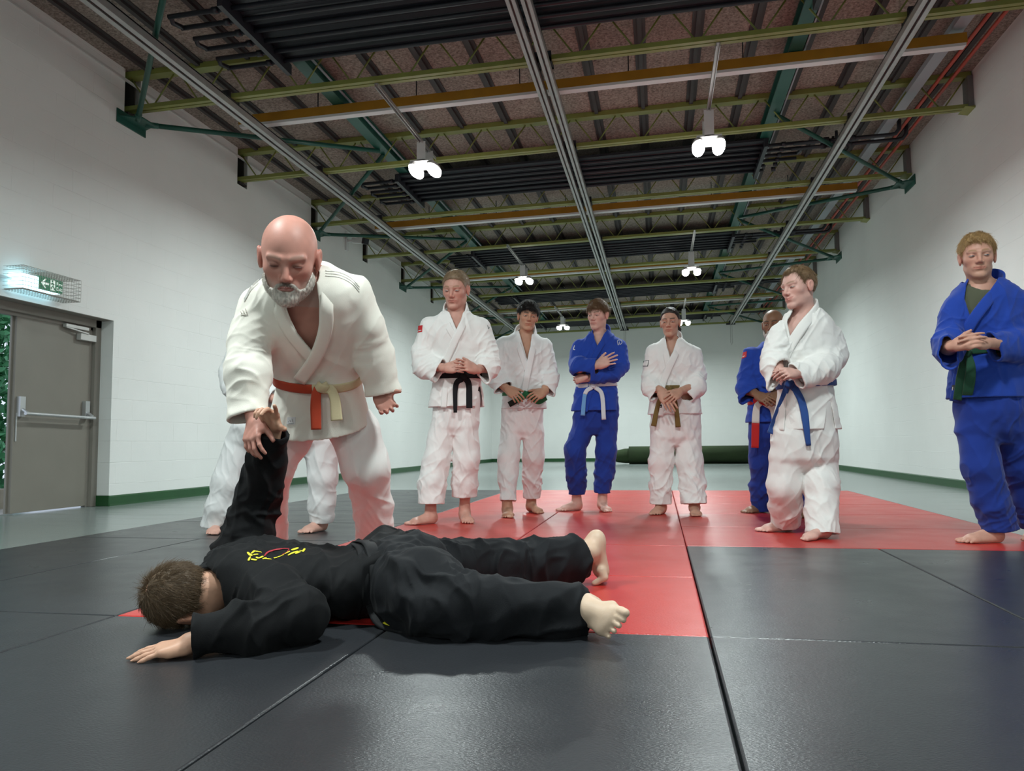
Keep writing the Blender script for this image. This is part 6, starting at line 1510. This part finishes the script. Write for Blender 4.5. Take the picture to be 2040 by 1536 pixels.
if want('instructor'):
    g = figure(INSTR)
    M_st = mat('gold_grey_stitch', (0.50, 0.46, 0.40), 0.7)
    stroke_decal(g, [[(516, 556+4*i), (500, 572+3.6*i), (487, 596+2.6*i)] for i in range(3)], 0.0035, mat('shoulder_stripe', (0.68, 0.67, 0.64), 0.7), 'shoulder_stripe', off=0.002)
    stroke_decal(g, [[(648, 540+5*i), (675, 543+5*i), (700, 555+5*i), (716, 572+5*i)] for i in range(3)], 0.0035, mat('shoulder_stripe', (0.68, 0.67, 0.64), 0.7), 'shoulder_stripe', off=0.002)
    stroke_decal(g, [[(482, 625), (480, 621)], [(487, 625), (484, 618)], [(492, 624), (489, 615)], [(480, 628), (494, 627)]], 0.004, M_st, 'sleeve_logo', off=0.002)
    decal(g, [(573, 831), (589, 831), (588, 846), (571, 845)], mat('label_white', (0.74, 0.74, 0.75), 0.6), 'jacket_label')
    stroke_decal(g, [[(576, 841), (575, 839)], [(580, 841), (578, 836)], [(584, 841), (582, 834)], [(575, 843), (586, 843)]], 0.003, M_gs, 'label_logo', off=0.003)
# ---------------------------------------------------------------- the man lying face down
def atx(x, Y, z):
    k = (x-1020)/FPX; a = CR-k*CF
    return np.array([-(Y*a[1]+(z-HC)*a[2])/a[0], Y, z])
def prone():
    B_ = lambda x, y, d: pxd(x, y, d)
    K = (0.0045, 0.0048, 0.0056)
    rows = [(416, 2.38, 0.125, 0.080, 0.070), (440, 2.44, 0.125, 0.15, 0.088), (470, 2.47, 0.120, 0.205, 0.106), (530, 2.49, 0.120, 0.222, 0.114), (600, 2.485, 0.106, 0.235, 0.106), (670, 2.495, 0.102, 0.238, 0.102), (715, 2.52, 0.106, 0.222, 0.104), (755, 2.57, 0.124, 0.210, 0.117), (800, 2.59, 0.126, 0.222, 0.120)]
    C = np.array([atx(*q[:3]) for q in rows]); hw = [q[3] for q in rows]; hd = [q[4] for q in rows]
    A = nrm(C[1]-C[-2]); lat = nrm(np.cross(UP, A))*-1.0
    if lat[1] > 0: lat = -lat          # towards the camera
    arms = [dict(pts=[atx(478, 2.33, 0.135), atx(545, 2.19, 0.10), atx(584, 2.10, 0.078), atx(500, 2.00, 0.062), atx(386, 1.935, 0.052)], r=[0.105, 0.088, 0.076, 0.062, 0.050]),
            dict(pts=[B_(492, 1096, 2.86), B_(500, 1035, 2.86), B_(510, 985, 2.85), B_(532, 915, 2.80), B_(548, 858, 2.75)], r=[0.105, 0.079, 0.074, 0.062, 0.053])]
    lo = np.minimum(C.min(0)-0.28, [arms[0]['pts'][-1][0]-0.15, 1.75, 0.002]); hi = np.maximum(C.max(0)+0.28, B_(548, 830, 2.75)+0.15); lo[2] = 0.002
    J = Vol(lo, hi, 0.0056); loft(J, C, hw, hd, A, lat, n=2.4); Tf = J.F.copy()
    torso = copyvol(J); Sf = []
    for a in arms:
        p = list(a['pts']); n_ = nrm(p[-1]-p[-2]); a['n'] = n_; p2 = p[:-1]+[p[-1]+n_*0.05]
        J.chain(p2, a['r'], 0.035)
        S = copyvol(J); S.F = np.full_like(J.F, 0.5); S.chain(p2, a['r'], 0); S.cutball(p[-1], n_, a['r'][-1]*1.4+0.075); Sf.append(S.F)
    solid = copyvol(J); full = copyvol(J)
    for i, a in enumerate(arms): full.cutball(a['pts'][-1], a['n'], a['r'][-1]*1.4+0.075, np.minimum(Tf, Sf[1-i]))
    J.normalize().shell(0.0125)
    for i, a in enumerate(arms): J.cutball(a['pts'][-1], a['n'], a['r'][-1]*1.4+0.075, np.minimum(Tf, Sf[1-i]))
    J.cut(C[-1]+A*0.012, -(A+UP*0.12), C[-1]-0.4, C[-1]+np.array([0.4, 0.5, 0.4]))
    hu = nrm([-0.86, -0.46, 0.0]); c = atx(376, 2.245, 0.090)
    f_ = np.array([0.10, 0.80, -0.55]); f_ = nrm(f_-hu*(f_@hu)); Rm = np.stack([nrm(np.cross(f_, hu)), f_, hu], 1); s = 1.06
    nb = c+Rm@np.array([0, -0.022, -0.06])*s
    J.cone(C[1]-A*0.02, nb+(nb-C[1])*0.3, 0.070, 0.066, 0.0, 's')
    # ---- body
    blo = np.minimum(lo, c-0.16); bhi = hi.copy(); bhi[0] = atx(1250, 2.3, 0)[0]+0.15; bhi[1] = 3.35; blo[1] = 1.75; blo[2] = 0.0; bhi[2] = hi[2]+0.10
    wl = atx(377, 1.925, 0.034); tipl = pxf(240, 1312, 0.01)
    fine = [(2, 0.0, 0.14, 0.0036), (0, tipl[0]-0.03, wl[0]+0.08, 0.0036), (1, 1.82, 2.0, 0.0036), (0, c[0]-0.14, c[0]+0.14, 0.0036), (2, B_(540, 870, 2.75)[2], B_(540, 780, 2.75)[2], 0.0036), (0, atx(1170, 2.3, 0)[0], bhi[0], 0.0036), (1, 2.18, 2.42, 0.0036), (1, 3.0, 3.22, 0.0036)]
    B = Vol(blo, bhi, 0.0085, fine)
    add_head(B, c, Rm, s, dict(wide=1.02))
    B.cone(nb, C[1]+UP*0.01, 0.058, 0.066, 0.03); loft(B, C[1:-1], hw[1:-1], hd[1:-1], A, lat, k=0.03, n=2.3, grow=-0.030)
    for i, a in enumerate(arms):
        e = wl if i == 0 else B_(544, 850, 2.75)
        B.chain(list(a['pts'][:-1])+[e], [0.055, 0.05, 0.046, 0.040, 0.029], 0.03)
    add_hand(B, wl+np.array([0.005, 0, 0]), tipl-wl+np.array([0, 0.01, 0.0]), np.array([0.08, -0.12, 1.0]), 1, 0.93, (7, 6, 7, 8), 7, (35, 15))
    add_hand(B, B_(544, 850, 2.75), B_(536, 822, 2.69)-B_(544, 850, 2.75), CF*0.9+UP*0.35+CR*0.3, -1, 0.95, (6, 32, 44, 50), 8, (58, 25))
    # legs and feet
    near = [atx(785, 2.47, 0.118), atx(845, 2.32, 0.108), atx(900, 2.245, 0.088), atx(1000, 2.265, 0.077), atx(1100, 2.30, 0.070), atx(1172, 2.325, 0.064)]
    nr_ = [0.116, 0.112, 0.092, 0.078, 0.068, 0.058]
    far = [atx(815, 2.70, 0.115), atx(905, 2.80, 0.105), atx(990, 2.88, 0.095), atx(1050, 2.95, 0.090), atx(1110, 3.02, 0.098), atx(1163, 3.08, 0.112)]
    fr_ = [0.110, 0.100, 0.090, 0.088, 0.084, 0.078]
    an = atx(1178, 2.325, 0.066)
    B.chain(near[:-1]+[an], [0.09, 0.08, 0.055, 0.05, 0.045, 0.034], 0.02); af = atx(1172, 3.10, 0.128); B.chain(far[:-1]+[af], [0.09, 0.075, 0.055, 0.052, 0.045, 0.036], 0.02)
    hl = atx(1158, 2.375, 0.054); tp = atx(1246, 2.205, 0.050); add_foot(B, hl, tp, an, 1, s=1.06, up=np.array([-0.45, -0.55, 0.42]) if True else None)
    D3 = 3.10; P = lambda x, y, d=0.0: pxd(x, y, D3+d)
    B.ell(P(1188, 1074), (0.032, 0.032, 0.036), None, 0.02); B.cone(af, P(1182, 1085), 0.036, 0.034, 0.03); B.cone(P(1190, 1078), P(1202, 1138), 0.030, 0.030, 0.03, flat=(CR, 0.8)); B.cone(P(1176, 1092), P(1192, 1136), 0.028, 0.022, 0.03)
    for i in range(5):
        d = -0.042+0.021*i; r = (0.012, 0.0088, 0.0085, 0.0082, 0.008)[i]
        B.cone(P(1198, 1138, d*0.8), P(1203-i*0.8, 1150, d), 0.020, r*1.5, 0.012); B.cone(P(1202-i, 1151, d), P(1184+3*i, 1163, d*1.05), r*1.15, r, 0.005)
    skin = (0.56, 0.34, 0.235)
    B.cut((0, 0, 0.0012), (0, 0, -1), blo, np.array([bhi[0], bhi[1], 0.1]))
    V, Fc = B.mesh(1); V, Fc = keep_big(V, Fc, 0.01); col = skin_colors(V, c, Rm, s, skin, dict(brow=(0.1, 0.06, 0.04)))
    pale = np.clip((V[:, 0]-atx(1100, 2.5, 0)[0])/0.1, 0, 1)[:, None]; col = col*(1-pale)+np.array([0.62, 0.46, 0.34])*(0.94+0.12*vnoise(V*40, 3)[:, None])*pale
    base = np.array([C[4][0], C[4][1], 0.0])
    root = link_mesh('person', V, Fc, skin_mat('prone'), base=base, smooth=True, col=col); tag(root, 'man in black lying face down on the mats with one arm pulled straight up', 'person')
    for q in (-1, 1): eye_mesh(c, Rm, s, q, (0.05, 0.03, 0.02), root, open if False else (0, 0), 0.3)
    hair_mesh('prone', c, Rm, s, dict(th=0.006, top=0.007, wide=1.02, len=0.026, sides=0.8, n=11000, lift=0.42, mess=0.9, jit=0.22, rad_mm=0.45, crown=(0.0, -0.062, 0.100), grav=0.0, line=[(-0.13, -0.105), (-0.09, -0.11), (-0.05, -0.085)]+LINE_SHORT[3:], col=(0.105, 0.066, 0.036), sc=1.05, amp=0.002, taper=0.016, bald=((-0.060, 0.104), 0.016)), root)
    gi = cloth_mat('prone_gi', (0.0072, 0.0075, 0.0085), 0.75); gt = cloth_mat('prone_trousers', (0.0095, 0.0104, 0.0125), 0.72)
    sd = 301; el = arms[0]['pts'][2]; e2 = arms[1]['pts'][1]
    fl = [(None, 1, A+lat*0.5, 0.075, 3.2, 0.010, sd), (None, 1, A-lat*0.7, 0.045, 4, 0.006, sd+1), (el, 0.16, nrm(arms[0]['pts'][0]-el)+A*0.5, 0.045, 4.5, 0.010, sd+2), (e2, 0.13, UP+CR*0.5, 0.05, 3, 0.014, sd+3), (arms[1]['pts'][0], 0.13, UP+A*0.3, 0.045, 3.2, 0.014, sd+4), (C[6], 0.22, A+UP*0.3, 0.05, 4, 0.014, sd+5), (arms[1]['pts'][3], 0.12, UP-CR*0.6, 0.05, 3, 0.010, sd+6), (arms[0]['pts'][0], 0.13, A+lat, 0.045, 4, 0.010, sd+7)]
    jk = cloth_obj('jacket', J, gi, root, [q[:5]+(q[5]*1.5,)+q[6:] for q in fl], smooth=3, keep=0.004, solid=solid)
    tl = np.array(near+far); tlo, thi = tl.min(0)-0.17, tl.max(0)+0.17; tlo[2] = 0.002
    T_ = Vol(tlo, thi, 0.006); pc = atx(800, 2.59, 0.122); T_.ell(pc, (0.17, 0.200, 0.120), np.stack([A, lat, UP], 1), 0.0); T_.ell(atx(820, 2.55, 0.14), (0.12, 0.12, 0.105), np.stack([A, lat, UP], 1), 0.05)
    for l, r in ((near, nr_), (far, fr_)):
        e = nrm(l[-1]-l[-2]); T_.chain(l[:-1]+[l[-1]+e*0.06], r, 0.045)
    ts = copyvol(T_); T_.normalize().shell(0.0125)
    for l, r in ((near, nr_), (far, fr_)): T_.cutball(l[-1], nrm(l[-1]-l[-2]), r[-1]*1.5+0.06)
    T_.cut(atx(742, 2.58, 0.13), A, tlo, thi)
    fl = [(None, 1, A+lat*0.5+UP*0.2, 0.08, 3, 0.009, sd+20), (near[1], 0.22, lat+A*0.9, 0.055, 4, 0.017, sd+21), (near[2], 0.15, A+lat*0.4, 0.05, 3.2, 0.016, sd+22), (far[2], 0.18, A-lat*0.6, 0.055, 3.2, 0.016, sd+23), (near[4], 0.18, A*0.3+UP+lat*0.3, 0.06, 5, 0.011, sd+24), (far[4], 0.15, A+UP*0.8, 0.055, 3, 0.014, sd+25), (far[0], 0.2, A+lat, 0.05, 4, 0.014, sd+26), (None, 1, A*0.5-lat, 0.04, 5, 0.004, sd+27)]
    cloth_obj('trousers', T_, gt, root, [q[:5]+(q[5]*1.45,)+q[6:] for q in fl], smooth=2, solid=ts)
    # belt round the waist, its end on the mat
    mbk = cloth_mat('prone_belt', (0.011, 0.0115, 0.013), 0.62); my = mat('yellow_embroidery', (0.75, 0.68, 0.03), 0.6); mr = mat('red_embroidery', (0.42, 0.02, 0.035), 0.6)
    m = MB(); bn = nrm(A+lat*0.26); belt_loop(torso, atx(712, 2.55, 0.112), bn, lat, 0.043, 0.008, m, off=0.010); belt_loop(torso, atx(720, 2.55, 0.112), nrm(A+lat*0.34), lat, 0.043, 0.007, m, off=0.017)
    b = m.build('belt', mbk, root, smooth=True)
    pe = [atx(742, 2.36, 0.06), atx(752, 2.32, 0.03), atx(770, 2.30, 0.012), atx(808, 2.27, 0.009)]; m = MB(); strip(spline(pe, 14), np.tile([-0.1, -0.5, 1.0], (14, 1)), 0.042, 0.007, m); e = m.build('belt_end', mbk, b, smooth=True)
    q = spline(pe, 14)
    for k_ in range(4):
        m = MB(); o = np.array([0, -0.012+0.006*k_, 0.0]); strip(q[8:12]+o+np.array([-0.02, -0.1, 1.0])*0.006, np.tile([-0.1, -0.5, 1.0], (4, 1)), 0.003, 0.002, m)
        m.build('embroidery', my, e)
    m = MB(); ca = nrm(C[1]-nb); cc = nb+(C[1]-nb)*0.22; e1 = nrm(np.cross(ca, UP)); e2 = np.cross(ca, e1); th = np.linspace(0, 2*math.pi, 40, endpoint=False)
    ring = np.array([cc+(e1*math.cos(t)*0.078+e2*math.sin(t)*0.074) for t in th]); ring[:, 2] = np.maximum(ring[:, 2], 0.012); strip(ring, ring-cc, 0.07, 0.012, m, closed=True); m.build('collar', gi, root, smooth=True)
    # tail of the jacket turned up over the hip
    P = lambda x, y, d: pxd(x, y, d)
    q = np.array([[P(716, 1083, 2.80), P(738, 1064, 2.84), P(764, 1047, 2.90), P(796, 1057, 2.94)], [P(722, 1098, 2.70), P(746, 1082, 2.72), P(770, 1066, 2.78), P(794, 1064, 2.86)], [P(734, 1120, 2.62), P(754, 1108, 2.61), P(777, 1094, 2.62), P(790, 1082, 2.70)]])
    n = 14; G = np.zeros((n, n, 3)); rowsb = np.array([spline(r_, n) for r_ in q])
    for j in range(n): G[:, j] = spline(rowsb[:, j], n)
    V = G.reshape(-1, 3); Fq = [(i*n+j, i*n+j+1, (i+1)*n+j+1, (i+1)*n+j) for i in range(n-1) for j in range(n-1)]
    o = link_mesh('jacket_tail', V, Fq, gi, root, smooth=True); sm = o.modifiers.new('thick', 'SOLIDIFY'); sm.thickness = 0.007; sm.offset = 0
    g = Fig(); g.root = root; g.full = full; g.torso = torso; g.D = 2.75; g.jk = jk
    md = lambda pp: [P(x, y, d) for x, y, d in pp]
    m = MB(); lp = np.array(md([(768, 1051, 2.885), (780, 1054, 2.89), (792, 1058, 2.90)])); strip(spline(lp, 8), np.tile(-CF+UP*0.4, (8, 1)), 0.016, 0.002, m); lb = m.build('jacket_label', mat('black_satin_label', (0.012, 0.012, 0.014), 0.35), root)
    m = MB()
    for x0 in (771, 783, 787, 791): strip(np.array(md([(x0, 1052+(x0-768)*.3, 2.872), (x0+1.5, 1055+(x0-768)*.3, 2.872)])), np.tile(-CF, (2, 1)), 0.003, 0.001, m)
    m.build('label_lettering', M_pw, lb)
    Y_ = [[(493, 1101), (498, 1106), (503, 1108)], [(507, 1098), (501, 1104)], [(495, 1118), (499, 1110)], [(508, 1099), (520, 1101)], [(505, 1106), (514, 1105)], [(510, 1111), (516, 1113), (524, 1109)], [(500, 1115), (512, 1117)], [(528, 1114), (540, 1115)], [(545, 1113), (556, 1110), (566, 1106)], [(568, 1104), (578, 1099)], [(574, 1107), (584, 1102), (594, 1099)], [(580, 1097), (594, 1092)], [(588, 1104), (598, 1100)], [(596, 1098), (604, 1099)], [(603, 1100), (607, 1094)], [(524, 1115), (530, 1112)]]
    stroke_decal(g, Y_, 0.0075, my, 'back_emblem', off=0.002)
    stroke_decal(g, [[(526, 1109), (533, 1101), (548, 1096), (564, 1094), (576, 1094)], [(576, 1095), (572, 1101), (562, 1106)]], 0.0055, mr, 'back_emblem_ring', off=0.002)
if want('prone'): prone()
